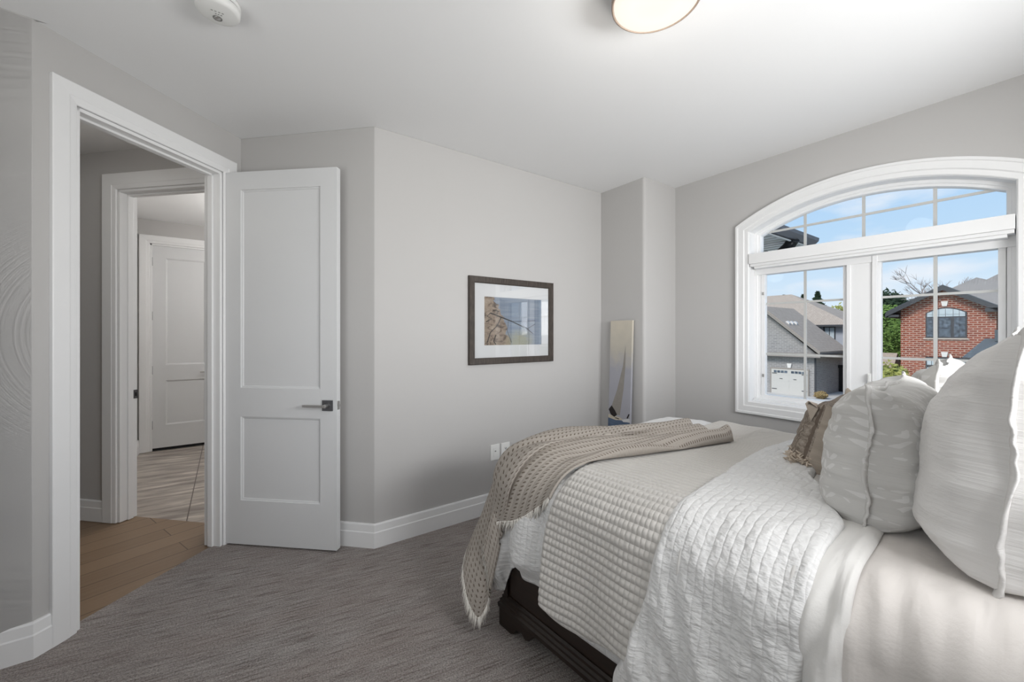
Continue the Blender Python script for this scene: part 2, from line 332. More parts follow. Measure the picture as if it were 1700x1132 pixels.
# ------------------------------------------------------------------ room shell
HC = 2.74
LD = (.0785, 3.3595); BD = (.783, 2.655)
b = MB(); b.prism([(-1.45, -.75), (3.39, -.75), (3.39, 2.17), (2.93, 2.66), (.80, 2.66), nm(2.44, 1.32), nm(2.44, 2.386), nm(1.20, 2.386), (-.75, 2.63), (-1.45, 2.63)], -.06, 0)
struct(b.build('floor', M['carpet']), 'grey and brown streaked loop-pile bedroom carpet', 'floor')
b = MB(); b.prism([nm(-.5, 2.386), nm(2.545, 2.386), nm(2.545, 5.4), nm(-.5, 5.4)], -.08, -.004)
b.prism([nm(2.545, 3.70), (-.93, 4.53), (-.93, 5.5), nm(3.3, 5.4), nm(2.545, 5.4)], -.08, -.004)
struct(b.build('floor_hall', M['hall_oak']), 'warm oak plank floor of the hall beyond the open door', 'floor')
b = MB(); b.prism([nm(2.545, 3.72), nm(2.545, 1.30), (1.7, 2.7), (1.7, 6.5), (-.98, 6.5), (-.98, 4.45)], -.08, -.006)
struct(b.build('floor_tiled', M['stone_tile']), 'streaked beige and taupe stone tile floor beyond the hall', 'floor')
b = MB(); b.box((-5.5, -.9, HC), (3.65, 7.2, HC + .15))
struct(b.build('ceiling', M['ceiling_paint']), 'smooth pale grey-white bedroom ceiling', 'ceiling')

def arc_corner(cx, cy, r, a0, a1, n=6): return [(cx + r * math.cos(a0 + (a1 - a0) * i / n), cy + r * math.sin(a0 + (a1 - a0) * i / n)) for i in range(n + 1)]
b = MB(); b.prism([(.783, 2.655), (2.93, 2.655), (2.93, 2.80), (.92, 2.80), nm(2.60, 1.40), nm(2.55, 2.44), nm(2.431, 2.44), nm(2.431, 1.34)], 0, HC)
struct(b.build('wall_back', M['wall_paint'], bevel=.004), 'grey painted wall with the framed picture, meeting the angled wall at an outside corner', 'wall')
b = MB(); b.prism([(2.928, 2.80)] + arc_corner(2.953, 2.190, .025, PI, 1.5 * PI) + [(3.60, 2.165), (3.60, 2.80)], 0, HC)
struct(b.build('wall_column', M['wall_paint']), 'grey boxed-out corner column with a rounded edge', 'wall')
b = MB(); b.mx = ROT45
b.prism([(1.356, 2.32), (1.500, 2.32), (1.500, 2.44), (1.20, 2.44)], 0, HC); b.prism([(2.29, 2.32), (2.431, 2.32), (2.431, 2.44), (2.29, 2.44)], 0, HC); b.box((1.500, 2.32, 2.46), (2.29, 2.44, HC))
struct(b.build('wall_entry', M['wall_paint']), 'grey angled wall holding the open bedroom doorway', 'wall')
b = MB(); ac = nm(1.356, 2.32); b.prism([(-1.45, 2.60), (ac[0], ac[1]), nm(1.20, 2.44), (-1.45, 2.74)], 0, HC)
struct(b.build('wall_left', M['wall_paint'], bevel=.003), 'grey wall at the far left edge of the room', 'wall')
b = MB(); b.box((-1.45, -.75, 0), (-1.30, 0.0, HC)); b.box((-1.45, 1.5, 0), (-1.30, 2.62, HC)); b.box((-1.45, 0, 0), (-1.30, 1.5, .8)); b.box((-1.45, 0, 2.2), (-1.30, 1.5, HC))  # opening added to let the side fill light in
struct(b.build('wall_side', M['wall_paint']), 'grey wall behind the left of the camera with an opening added for the side fill light', 'wall')
b = MB(); b.box((-1.45, -.85, 0), (.85, -.62, HC)); b.box((2.65, -.85, 0), (3.6, -.62, HC)); b.box((.85, -.85, 0), (2.65, -.62, 1.35)); b.box((.85, -.85, 2.14), (2.65, -.62, HC))  # opening added to let the rear fill light in
struct(b.build('wall_rear', M['wall_paint']), 'grey wall behind the bed with an opening added for the rear fill light', 'wall')

# hall and tiled room shells
b = MB(); b.mx = ROT45
b.box((2.431, 3.36, 0), (2.55, 3.716, HC)); b.box((2.431, 2.44, 0), (2.55, 2.52, HC)); b.box((2.431, 2.52, 2.46), (2.55, 3.36, HC))
struct(b.build('wall_hall', M['wall_paint']), 'dim grey hall wall with a second doorway, seen through the open door', 'wall')
b = MB(); b.prism([nm(2.50, 3.716), nm(2.55, 3.70), (-.85, 4.47), (-.85, 6.34), (-.97, 6.34), (-.97, 4.50)], 0, HC)
struct(b.build('wall_tiled_left', M['wall_paint']), 'grey left wall of the tiled room', 'wall')
b = MB(); b.box((-.97, 6.34, 0), (-.742, 6.46, HC)); b.box((.06, 6.34, 0), (1.7, 6.46, HC)); b.box((-.742, 6.34, 2.46), (.06, 6.46, HC)); b.box((-.97, 6.46, 0), (1.7, 6.50, HC)); struct(b.build('wall_tiled_far', M['wall_paint']), 'grey far wall above and around the distant white door', 'wall')
b = MB(); b.box((1.6, 2.8, 0), (1.72, 6.46, HC)); struct(b.build('wall_tiled_right', M['wall_paint']), 'right wall of the tiled room', 'wall')
b = MB(); b.mx = ROT45; b.box((-.5, 5.3, 0), (3.3, 5.42, HC)); b.box((3.2, 4.52, 0), (3.3, 5.3, HC)); b.box((-.5, 2.44, 0), (-.38, 5.3, HC))
struct(b.build('wall_hall_end', M['trim_white']), 'pale end wall of the hall', 'wall')

# ------------------------------------------------------------------ baseboards (mitred)
def side(d): return Vector((d.y, -d.x))
BASEP = [(0, 0), (.018, 0), (.018, .098), (.014, .104), (.012, .146), (.008, .153), (0, .154)]
def offs(path, o):
    P_ = [Vector(p) for p in path]; out = []
    for i, p in enumerate(P_):
        if i == 0: nn = side((P_[1] - p).normalized()); out.append(p + nn * o); continue
        if i == len(P_) - 1: nn = side((p - P_[i - 1]).normalized()); out.append(p + nn * o); continue
        n1 = side((p - P_[i - 1]).normalized()); n2 = side((P_[i + 1] - p).normalized())
        bis = (n1 + n2).normalized(); out.append(p + bis * (o / max(.3, bis.dot(n1))))
    return out
def baseboards(path, names):
    L_ = [offs(path, o) for o, z in BASEP]
    for i, nmz in enumerate(names):
        if not nmz: continue
        bb = MB(); bb.loft([[(*L_[j][q], BASEP[j][1]) for j in range(len(BASEP))] for q in (i, i + 1)])
        struct(bb.build(nmz[0], M['trim_white']), nmz[1], 'baseboard')
baseboards([(-1.30, 2.60), ac, nm(1.416, 2.32)], [('baseboard_left', 'white baseboard along the far left wall'), ('baseboard_entry', 'short white baseboard left of the doorway casing')])
baseboards([nm(2.431, 2.30), BD, (2.928, 2.655), (2.928, 2.165), (3.385, 2.165), (3.385, -.62)],
           [('baseboard_angled', 'white baseboard behind the open door'), ('baseboard_back', 'white baseboard under the picture and sockets'), ('baseboard_alcove', 'white baseboard behind the leaning canvas'), ('baseboard_column', 'white baseboard round the corner column'), ('baseboard_right', 'white baseboard under the arched window')])
baseboards([nm(2.75, 3.716), nm(2.431, 3.716), nm(2.431, 3.478)], [('baseboard_hall_return', 'white baseboard on the hall wall return'), ('baseboard_hall', 'white baseboard on the dim hall wall')])
baseboards([(-.85, 4.5), (-.85, 6.34)], [('baseboard_tiled', 'white baseboard at the left of the tiled room')])

# ------------------------------------------------------------------ door casings
def casing(nm_, mat4, x0, x1, ztop, w=.095, face=0.0, out=-1, depth=0.12, label='', both=False):
    """opening x0..x1 in local x, wall face at y=face, room on the -y side"""
    b = MB(); b.mx = mat4
    prof = [(0, 0), (0, .019), (.004, .021), (w - .034, .019), (w - .030, .0165), (w - .012, .014), (w - .002, .012), (w, .008), (w, 0)]
    def ring(px, pz, dx, dz):      # outer corner at px,pz; inset direction dx,dz
        return [(px + dx * i, face - y, pz + dz * i) for i, y in prof]
    X0, X1, Z = x0 - w, x1 + w, ztop + w
    b.loft([ring(X0, 0, 1, 0), ring(X0, Z, 1, -1), ring(X1, Z, -1, -1), ring(X1, 0, -1, 0)])
    # jamb lining with a stop bead
    j = .018; yb = face + depth
    for xa, xb, sg in ((x0, x0 + j, 1), (x1 - j, x1, -1)): b.box((xa, face + .001, 0), (xb, yb, ztop))
    b.box((x0, face + .001, ztop - j), (x1, yb, ztop))
    ys, ye = face + .05, face + .085
    b.box((x0 + j, ys, 0), (x0 + j + .012, ye, ztop - j)); b.box((x1 - j - .012, ys, 0), (x1 - j, ye, ztop - j)); b.box((x0 + j, ys, ztop - j - .012), (x1 - j, ye, ztop - j))
    if both:
        b.box((X0, yb, 0), (x0, yb + .018, Z)); b.box((x1, yb, 0), (X1, yb + .018, Z)); b.box((x0, yb, ztop), (x1, yb + .018, Z))
    return struct(b.build(nm_, M['trim_white'], bevel=.0015), label, 'door casing')
# local x = n, local y = m (room side is smaller m)
casing('trim_1', ROT45, 1.505, 2.285, 2.452, face=2.32, label='white casing round the open bedroom doorway', both=True)
# hall doorway: local x runs along m, face at n = 2.431 (seen from smaller n)
MATH_ = ROT45 @ Matrix(((0, 1, 0, 0), (1, 0, 0, 0), (0, 0, 1, 0), (0, 0, 0, 1)))
c_ = casing('trim_2', MATH_, 2.54, 3.362, 2.45, w=.115, face=2.431, depth=.119, label='white casing round the second doorway across the hall')
bb = MB(); bb.mx = ROT45; bb.box((2.520, 3.336, .90), (2.550, 3.3445, .965)); bb.cur = 1; bb.box((2.529, 3.3355, .918), (2.541, 3.3358, .945))
o = bb.build('strike_plate', [M['gunmetal'], M['gap_black']]); tag(o, 'small dark strike plate on the jamb of the second doorway', 'strike plate')
casing('trim_3', Matrix(), -.742, .06, 2.46, w=.095, face=6.34, depth=.10, label='white casing round the distant tiled-room door')

# ------------------------------------------------------------------ doors
def door_leaf(b, w, h, t, panels, z0=.012):
    """slab in local x 0..w, front y=0, back y=t; recessed panels on both faces"""
    xs = sorted({0, w, *[p[0] for p in panels], *[p[1] for p in panels]}); zs = sorted({z0, h, *[p[2] for p in panels], *[p[3] for p in panels]})
    for yf, sg in ((0, 1), (t, -1)):
        def fq(pts): b.poly(pts if sg == 1 else pts[::-1])
        for i in range(len(xs) - 1):
            for j in range(len(zs) - 1):
                xa, xb, za, zb = xs[i], xs[i + 1], zs[j], zs[j + 1]
                if any(p[0] <= xa and xb <= p[1] and p[2] <= za and zb <= p[3] for p in panels): continue
                fq([(xa, yf, za), (xb, yf, za), (xb, yf, zb), (xa, yf, zb)])
        for xa, xb, za, zb in panels:
            prev = [(xa, yf, za), (xb, yf, za), (xb, yf, zb), (xa, yf, zb)]
            for ins, dp in ((.002, .006), (.010, .008), (.014, .012)):
                y = yf + sg * dp; cur = [(xa + ins, y, za + ins), (xb - ins, y, za + ins), (xb - ins, y, zb - ins), (xa + ins, y, zb - ins)]
                for q in range(4): fq([prev[q], prev[(q + 1) % 4], cur[(q + 1) % 4], cur[q]])
                prev = cur
            fq(prev)
    b.poly([(0, 0, z0), (0, 0, h), (0, t, h), (0, t, z0)]); b.poly([(w, 0, z0), (w, t, z0), (w, t, h), (w, 0, h)])
    b.poly([(0, 0, z0), (0, t, z0), (w, t, z0), (w, 0, z0)]); b.poly([(0, 0, h), (w, 0, h), (w, t, h), (0, t, h)])
    return b
hx, hy = nm(2.294, 2.314); ex, ey = nm(2.331, 1.528)
d1 = empty('door_1', 'white two-panel bedroom door standing open against the angled grey wall', 'door', (hx, hy, 0), math.atan2(ey - hy, ex - hx), kind='structure')
PAN = [(.117, .675, .30, .848), (.117, .675, 1.036, 2.333)]
door_leaf(MB(), .787, 2.450, .04, PAN).build('door_leaf', M['door_white'], d1)
b = MB(); b.box((.690, -.008, .899), (.762, 0, .967)); b.lathe([(.011, 0), (.011, -.001)], n=8)
b = MB(); b.box((.692, -.008, .899), (.762, 0, .967)); pl = b.build('handle_plate', M['gunmetal'], d1, bevel=.001)
b = MB(); b.mx = Matrix.Translation((.727, -.008, .933)) @ Matrix.Rotation(PI / 2, 4, 'X'); b.lathe([(.012, 0), (.012, .036), (.010, .038)], n=20)
b.mx = Matrix(); b.box((.585, -.052, .926), (.738, -.040, .942)); b.build('door_lever', M['nickel'], pl, bevel=.002)
b = MB(); b.box((.694, .04, .899), (.762, .048, .967)); b.mx = Matrix.Translation((.727, .048, .933)) @ Matrix.Rotation(-PI / 2, 4, 'X'); b.lathe([(.012, 0), (.012, .03)], n=16); b.mx = Matrix(); b.box((.60, .070, .926), (.738, .082, .942)); b.build('door_lever', M['nickel'], d1, bevel=.001)
b = MB(); b.box((.7870, .008, .905), (.7885, .032, .961)); b.box((.7885, .014, .925), (.796, .026, .941)); b.build('latch', M['nickel'], d1)
for z in (2.212, 1.581, .961, .25):
    b = MB(); b.mx = Matrix.Translation((-.006, .002, z)); b.lathe([(.006, -.05), (.006, .05)], n=12); b.mx = Matrix(); b.box((-.003, .004, z - .048), (-.0008, .034, z + .048)); b.build('hinge', M['nickel'], d1)
# distant door in the tiled room
d2 = empty('door_2', 'closed white two-panel door at the far end of the tiled room', 'door', (-.724, 6.36, 0), 0, kind='structure')
door_leaf(MB(), .766, 2.442, .04, [(.122, .50, .30, .83), (.122, .50, 1.02, 2.30)], z0=.03).build('door_leaf', M['door_white'], d2)
b = MB(); b.box((0, .006, 0), (.766, .038, .028)); b.build('gap_shade', M['gap_black'], d2)  # black strip painted in as the shade under the door
b = MB(); b.box((.535, -.008, .885), (.60, 0, .95)); b.mx = Matrix.Translation((.568, -.008, .918)) @ Matrix.Rotation(PI / 2, 4, 'X'); b.lathe([(.012, 0), (.012, .036)], n=16); b.mx = Matrix(); b.box((.45, -.052, .912), (.578, -.040, .926)); b.build('door_lever', M['nickel'], d2, bevel=.001)
for z in (2.25, 1.606, .96, .308):
    b = MB(); b.mx = Matrix.Translation((-.004, -.004, z)); b.lathe([(.007, -.05), (.007, .05)], n=12); b.build('hinge', M['gunmetal'], d2)
# door stop on the baseboard
sx, sy = nm(2.413, 1.575); o_ = empty('door_stop', 'small spring door stop low on the baseboard behind the open door', 'door stop', (sx, sy, .045), 0)
b = MB(); b.mx = ROT45; pts = []
for i in range(60):
    t = i / 59; a = t * 2 * PI * 9; pts.append((-.004 - .045 * t, .006 * math.cos(a), .006 * math.sin(a)))
b.tube(pts, .0014, 5); b.build('spring', M['gunmetal'], o_)
b = MB(); b.mx = ROT45 @ Matrix.Translation((-.049, 0, 0)) @ Matrix.Rotation(-PI / 2, 4, 'Y'); b.lathe([(.009, 0), (.009, .010), (.006, .012)], n=16); b.build('rubber_tip', M['plastic_grey'], o_)
b = MB(); b.mx = ROT45 @ Matrix.Rotation(-PI / 2, 4, 'Y'); b.lathe([(.011, 0), (.011, .004)], n=16); b.build('base', M['gunmetal'], o_)
# little hook on the left wall
o_ = MB(); o_.tube([(-.800, 2.599, 1.392), (-.800, 2.575, 1.390), (-.785, 2.562, 1.394), (-.772, 2.560, 1.402)], .006, 8); o_.box((-.812, 2.592, 1.37), (-.79, 2.60, 1.41))
tag(o_.build('wall_hook', M['gunmetal']), 'dark tip of a small hook at the left edge of the picture', 'hook')

# ------------------------------------------------------------------ arched window
YC, ZB, HW, ZC, RA = .855, .760, .76, .96, 1.5
def outline(i, ia=None, n=28, x=None):
    ia = i if ia is None else ia; h = HW - i; r = RA - ia
    zs_ = ZC + math.sqrt(r * r - h * h); a0 = math.atan2(zs_ - ZC, -h); a1 = math.atan2(zs_ - ZC, h)
    pts = [(YC + h, ZB + i), (YC - h, ZB + i)] + [(YC + r * math.cos(a0 + (a1 - a0) * q / n), ZC + r * math.sin(a0 + (a1 - a0) * q / n)) for q in range(n + 1)]
    return pts if x is None else [(x, *p) for p in pts]
def sweep(prof):           # closed sweep of (inset, x) pairs round the arch
    b = MB(); R_ = [outline(i, x=x) for i, x in prof]; n = len(R_[0])
    b.loft([[R_[j][q] for j in range(len(prof))] for q in range(n)], closed_path=True); return b
# wall with the arched hole
b = MB()
hole = outline(.09); Y0, Y1 = -.75, 2.80
def wall_face(x, flip):
    outer = [(Y1, 0), (Y0, 0), (Y0, HC), (Y1, HC)]
    hb = hole; top = hb[2:]   # from right? arc runs from (YC-h) to (YC+h)
    quads = [[(Y1, 0), (Y0, 0), (Y0, hb[1][1]), hb[1], hb[0], (Y1, hb[0][1])],
             [(Y1, hb[0][1]), hb[0], hb[-1], (Y1, hb[-1][1])], [(Y0, hb[1][1]), (Y0, hb[2][1]), hb[2], hb[1]]]
    for i in range(len(top) - 1):
        a, c = top[i], top[i + 1]; quads.append([a, (a[0], HC), (c[0], HC), c])
    quads.append([(Y1, hb[-1][1]), hb[-1], (hb[-1][0], HC), (Y1, HC)]); quads.append([(Y0, hb[2][1]), (Y0, HC), (hb[2][0], HC), hb[2]])
    for q in quads:
        pts = [(x, *p) for p in q]; b.poly(pts[::-1] if flip else pts)
wall_face(3.385, False); wall_face(3.60, True)
for i in range(len(hole)):
    a, c = hole[i], hole[(i + 1) % len(hole)]; b.poly([(3.385, *a), (3.385, *c), (3.60, *c), (3.60, *a)])
struct(b.build('wall_right', M['wall_paint']), 'grey wall around the arched window', 'wall')
w1 = empty('window_1', 'wide arched white window with grille bars looking onto the street', 'window', (3.385, YC, ZB), 0, kind='structure')
w1i = Matrix.Translation((-3.385, -YC, -ZB))
def wpart(bm, name, mat, bevel=.0015, parent=w1):
    bm.v = [tuple(w1i @ Vector(v)) for v in bm.v] if parent is w1 else bm.v
    return bm.build(name, mat, parent, bevel=bevel)
wpart(sweep([(0, 3.386), (0, 3.358), (.016, 3.358), (.020, 3.363), (.060, 3.363), (.066, 3.370), (.092, 3.370), (.098, 3.376), (.098, 3.386)]), 'window_casing', M['trim_white'])
wpart(sweep([(.088, 3.386), (.088, 3.56), (.100, 3.56), (.100, 3.386)]), 'jamb', M['trim_white'])
wpart(sweep([(.099, 3.470), (.118, 3.470), (.122, 3.478), (.136, 3.478), (.140, 3.494), (.140, 3.53), (.099, 3.53)]), 'window_frame', M['vinyl_white'])
GX = 3.505
LY, RY = 1.515, .195
b = MB(); b.box((3.360, RY + .002, 1.940), (3.49, LY - .002, 2.018)); b.box((3.375, RY + .005, 1.920), (3.49, LY - .005, 1.940)); b.box((3.386, RY + .03, 1.902), (3.49, LY - .03, 1.920))
b.box((3.46, RY, 1.86), (3.54, LY, 2.035)); wpart(b, 'transom', M['trim_white'])
b = MB(); b.box((3.468, .775, .89), (3.54, .928, 1.90)); b.box((3.455, .765, .89), (3.468, .790, 1.905)); b.box((3.462, .905, .89), (3.47, .925, 1.9)); wpart(b, 'mullion', M['vinyl_white'])
def sash(ya, yb, za, zb, t=.028):
    b = MB()
    b.box((3.482, ya, za), (3.525, ya + t, zb)); b.box((3.482, yb - t, za), (3.525, yb, zb)); b.box((3.482, ya + t, za), (3.525, yb - t, za + t)); b.box((3.482, ya + t, zb - t), (3.525, yb - t, zb))
    return wpart(b, 'sash', M['vinyl_white'])
sash(.922, 1.475, .880, 1.905); sash(.235, .780, .880, 1.905)
b = MB(); b.box((3.44, .20, .858), (3.50, 1.51, .878)); b.box((3.42, .20, .858), (3.44, 1.51, .868)); wpart(b, 'sill', M['vinyl_white'])
mt = .0085
b = MB()
for y in (1.182, .508): b.box((GX, y - mt, .905), (GX + .008, y + mt, 1.88))
for z in (1.629, 1.232):
    b.box((GX + .0005, .945, z - .0075), (GX + .0075, 1.45, z + .0075)); b.box((GX + .0005, .262, z - .0075), (GX + .0075, .755, z + .0075))
for y in (1.182, .845, .509):
    zt = ZC + math.sqrt((RA - .135) ** 2 - (y - YC) ** 2); b.box((GX, y - mt, 2.03), (GX + .008, y + mt, zt))
b.box((GX + .0005, YC - .60, 2.186), (GX + .0075, YC + .61, 2.202)); wpart(b, 'grille_bars', M['muntin_grey'], 0)
b = MB(); pts = [(GX - .004, *p) for p in outline(.135)]; b.poly(pts); b.poly([(GX + .014, *p) for p in outline(.135)][::-1]); wpart(b, 'glass', M['window_glass'], 0)
b = MB(); b.box((3.450, .793, .985), (3.458, .812, 1.128)); b.box((3.436, .797, 1.075), (3.452, .808, 1.122)); wpart(b, 'latch', M['plastic_white'])
b = MB()
for z in (1.71, 1.06): b.box((3.474, 1.452, z - .012), (3.482, 1.462, z + .012))
wpart(b, 'hinge', M['nickel'], 0)

# ------------------------------------------------------------------ framed picture
pf = empty('framed_picture', 'dark wood framed shore print with a wide white mat on the grey wall', 'picture', (1.888, 2.655, 1.4915), 0)
b = MB(); hw, hh, fw = .414, .336, .050
def pr(px, pz, dx, dz): return [(px + dx * i, y, pz + dz * i) for i, y in ((0, 0), (0, -.024), (.004, -.028), (fw - .006, -.026), (fw, -.018), (fw, 0))]
b.loft([pr(-hw, -hh, 1, 1), pr(-hw, hh, 1, -1), pr(hw, hh, -1, -1), pr(hw, -hh, -1, 1)], closed_path=True)
b.build('picture_frame', M['frame_wood'], pf)
b = MB()
ax0, ax1, az0, az1 = -.276, .290, -.190, .186
for q in ([(-.37, -.29), (.37, -.29), (ax1, az0), (ax0, az0)], [(.37, -.29), (.37, .29), (ax1, az1), (ax1, az0)], [(.37, .29), (-.37, .29), (ax0, az1), (ax1, az1)], [(-.37, .29), (-.37, -.29), (ax0, az0), (ax0, az1)]):
    b.extr([(x, -.012, z) for x, z in q], (0, .002, 0))
b.build('mat', M['mat_board'], pf)
b = MB(); P4 = [(ax0, -.009, az0), (ax1, -.009, az0), (ax1, -.009, az1), (ax0, -.009, az1)]
b.face([b.vert(p) for p in P4], uv=[(0, 0), (.56, 0), (.56, .37), (0, .37)])
art = b.build('print', M['print_shore'], pf)
b = MB()
def br(pts, r): b.tube([(x, -.0095, z) for x, z in pts], r, 4)
br([(-.22, .06), (-.12, .03), (-.02, .0), (.06, -.03), (.14, -.06), (.20, -.10)], [.006, .006, .005, .005, .004, .002]); br([(-.22, .06), (-.25, .035), (-.21, .015), (-.26, -.01)], .004)
br([(-.12, .03), (-.16, -.04), (-.22, -.09), (-.25, -.17)], .004); br([(-.02, .0), (.08, .0), (.22, .01)], .0022); br([(.14, -.06), (.18, -.04), (.22, -.02)], .002); br([(-.20, .085), (-.14, .075)], .004); br([(-.05, .01), (-.06, -.08), (-.02, -.17)], .0018)
br([(-.17, -.11), (-.19, -.16), (-.17, -.185)], .005)
b.build('printed_branch', M['print_branch'], art)
b = MB(); b.poly([(-.37, -.016, -.29), (.37, -.016, -.29), (.37, -.016, .29), (-.37, -.016, .29)]); b.build('glass', M['picture_glass'], pf)

# ------------------------------------------------------------------ leaning sailboat canvas
cv = empty('sailboat_canvas', 'tall narrow sailboat canvas leaning in the grey corner behind the bed', 'canvas', (2.835, 2.385, 0), 0)
cv.rotation_euler = (0, math.radians(2.2), 0)
b = MB(); b.box((0, -.122, 0), (.022, .122, 1.512)); b.build('canvas', [M['canvas_sky']], cv, bevel=.002)
def flat(pts, mat, name, x=-.0008):
    b = MB(); b.poly([(x, y, z) for y, z in pts]); return b.build(name, M[mat], cv)
flat([(.122, .0), (-.122, .0), (-.122, .615), (.122, .625)], 'canvas_sea', 'painted_sea')
flat([(.10, .66), (-.02, .66), (-.062, 1.27), (-.045, 1.0), (.085, .70)][::1], 'canvas_sail', 'painted_mast') if False else None
flat([(.112, .665), (-.01, .665), (-.045, .90), (-.058, 1.10), (-.055, 1.29), (-.03, 1.10), (.03, .88)], 'canvas_sail', 'painted_sail')
flat([(.118, .70), (.085, .74), (.045, .70), (.02, .665), (.05, .64), (.09, .655)], 'canvas_dark', 'painted_crew', -.0014)
flat([(.12, .655), (-.02, .645), (-.05, .63), (.03, .615), (.12, .625)], 'canvas_hull', 'painted_hull', -.0012)
flat([(.03, .638), (-.01, .634), (.0, .628), (.05, .632)], 'canvas_dark', 'painted_shadow', -.0018)
flat([(-.03, .63), (-.118, .65), (-.122, .62), (-.05, .612)], 'canvas_foam', 'painted_foam', -.0012)
flat([(-.085, .65), (-.105, .69), (-.118, .69), (-.10, .65)], 'canvas_dark', 'painted_prow', -.0016)

# ------------------------------------------------------------------ sockets
def plate(x0, name, label, outlet):
    o = empty(name, label, 'outlet' if outlet else 'wall plate', (x0, 2.655, .463), 0, 'wall plates low on the grey wall')
    b = MB(); b.box((-.042, -.008, -.061), (.042, 0, .061)); b.build('cover_plate', M['plastic_white'], o, bevel=.003)
    b = MB(); b.box((-.017, -.0105, -.034), (.017, -.008, .034)); ins = b.build('socket_face', M['plastic_white'], o, bevel=.001)
    b = MB()
    if outlet:
        for z in (.018, -.018):
            b = MB(); b.box((-.008, -.0112, z - .004), (-.004, -.0104, z + .006)); b.box((.004, -.0112, z - .004), (.008, -.0104, z + .006)); b.box((-.004, -.0112, z - .010), (.004, -.0104, z - .004)); b.build('socket_slot', M['dark_slot'], o)
    else:
        b.box((-.006, -.0112, .004), (.006, -.0104, .014)); b.build('jack', M['plastic_grey'], o)
plate(1.714, 'data_wall_plate', 'plain white data plate on the grey wall, left of the electrical outlet', False)
plate(1.812, 'electrical_outlet', 'white electrical outlet with dark slots on the grey wall beside the bed', True)

# ------------------------------------------------------------------ ceiling lamp and smoke alarm
lm = empty('ceiling_lamp', 'round flush ceiling lamp with a brown rim and a glowing cream diffuser', 'ceiling lamp', (1.335, .935, HC), 0)
b = MB(); b.lathe([(.10, 0), (.10, -.03), (.148, -.03), (.165, -.035), (.165, -.085), (.160, -.088), (.157, -.085), (.157, -.04), (.09, -.03)], n=64); b.build('rim', M['bronze_rim'], lm)
b = MB(); b.lathe([(.156, -.075), (.156, -.084), (.13, -.092), (.08, -.097), (.03, -.099), (.002, -.0995)], n=64)
df = b.build('diffuser', M['lamp_glass'], lm)
HALO = lamp('ceiling_lamp_glow', 'POINT', (1.335, .935, 2.46), (0, 0, 0), 2.5, (1, .95, .88), shadow_soft_size=.10)
sm = empty('smoke_alarm', 'round white smoke alarm with a dark ringed sensor on the ceiling above the doorway', 'smoke alarm', (-.030, 2.028, HC), 0)
b = MB(); b.lathe([(.078, 0), (.078, -.014), (.073, -.016), (.073, -.019), (.077, -.021), (.076, -.040), (.072, -.047), (.064, -.050), (.001, -.0505)], n=56); b.build('alarm_body', M['plastic_white'], sm)
b = MB(); b.lathe([(.0735, -.0145), (.0742, -.0165), (.0735, -.0195)], n=56); b.build('seam', M['plastic_grey'], sm)
b = MB(); b.mx = Matrix.Translation((-.002, .028, -.0475)); b.lathe([(.0165, 0), (.0165, -.0045), (.0135, -.0045), (.0135, -.001)], n=28); b.build('sensor_ring', M['plastic_grey'], sm)
b = MB(); b.mx = Matrix.Translation((-.002, .028, -.0475)); b.lathe([(.0135, -.001), (.012, -.005), (.004, -.0065), (.001, -.0065)], n=24); b.build('sensor_lens', M['nickel'], sm)
b = MB()
for i in range(4): b.box((-.024 + i * .012, -.014, -.0515), (-.017 + i * .012, -.011, -.050))
for i in range(3): b.box((-.010 + i * .009, .000, -.0513), (-.005 + i * .009, .004, -.050))
b.build('test_marks', M['plastic_grey'], sm)

# ------------------------------------------------------------------ bed frame
TH = math.radians(4.0)
AV = Vector((math.sin(TH), -math.cos(TH))); BV = Vector((math.cos(TH), math.sin(TH)))
BO = Vector((1.075, 1.60))
# bed frame axes: local x = across the bed (towards the window), local y = towards the foot
bed = empty('bed_frame', 'dark espresso wooden bed frame with moulded side rail and bracket feet, under the bedding', 'bed', (BO.x, BO.y, 0), TH)
BW, BL = 1.60, 2.10
b = MB(); b.box((.012, -BL, .135), (.040, 0, .38)); b.build('side_rail', M['dark_wood'], bed, bevel=.003)
b = MB(); b.box((BW - .040, -BL, .135), (BW - .012, 0, .38)); b.build('side_rail', M['dark_wood'], bed, bevel=.003)
b = MB(); b.box((.0, -.04, .135), (BW, -.010, .42)); b.build('footboard', M['dark_wood'], bed, bevel=.003)
b = MB()
prof = [(.04, .085), (-.014, .085), (-.016, .105), (-.008, .112), (-.008, .122), (.000, .130), (.000, .142), (.008, .150), (.04, .150)]
b.loft([[(x, -BL, z) for x, z in prof], [(x, -x, z) for x, z in prof]])
b.loft([[(x, -x, z) for x, z in prof], [(BW - x, -x, z) for x, z in prof]])
b.loft([[(BW - x, -x, z) for x, z in prof], [(BW - x, -BL, z) for x, z in prof]])
b.build('base_moulding', M['dark_wood'], bed)
fp = [(0, .0), (.085, .0), (.110, .012), (.130, .040), (.165, .045), (.190, .030), (.215, .040), (.240, .075), (.300, .088), (.300, .10), (0, .10)]
for sx_ in (0, 1):
    b = MB()
    X = (lambda x: x) if sx_ == 0 else (lambda x: BW - x)
    b.extr([(X(-.012), -a + .010, z) for a, z in fp], (.03 if sx_ == 0 else -.03, 0, 0))
    b.extr([(X(a - .010), .012, z) for a, z in fp], (0, -.03, 0))
    b.build('bracket_foot', M['dark_wood'], bed, bevel=.004)
b = MB(); b.box((-.02, -BL - .05, 0), (BW + .02, -BL, 1.25)); b.box((-.04, -BL - .06, 1.25), (BW + .04, -BL + .02, 1.30)); b.build('headboard', M['dark_wood'], bed, bevel=.006)
b = MB(); b.box((.05, -BL + .01, .38), (BW - .05, -.05, .73)); mo = b.build('mattress', M['mattress_cloth'], None, bevel=.05, seg=4)
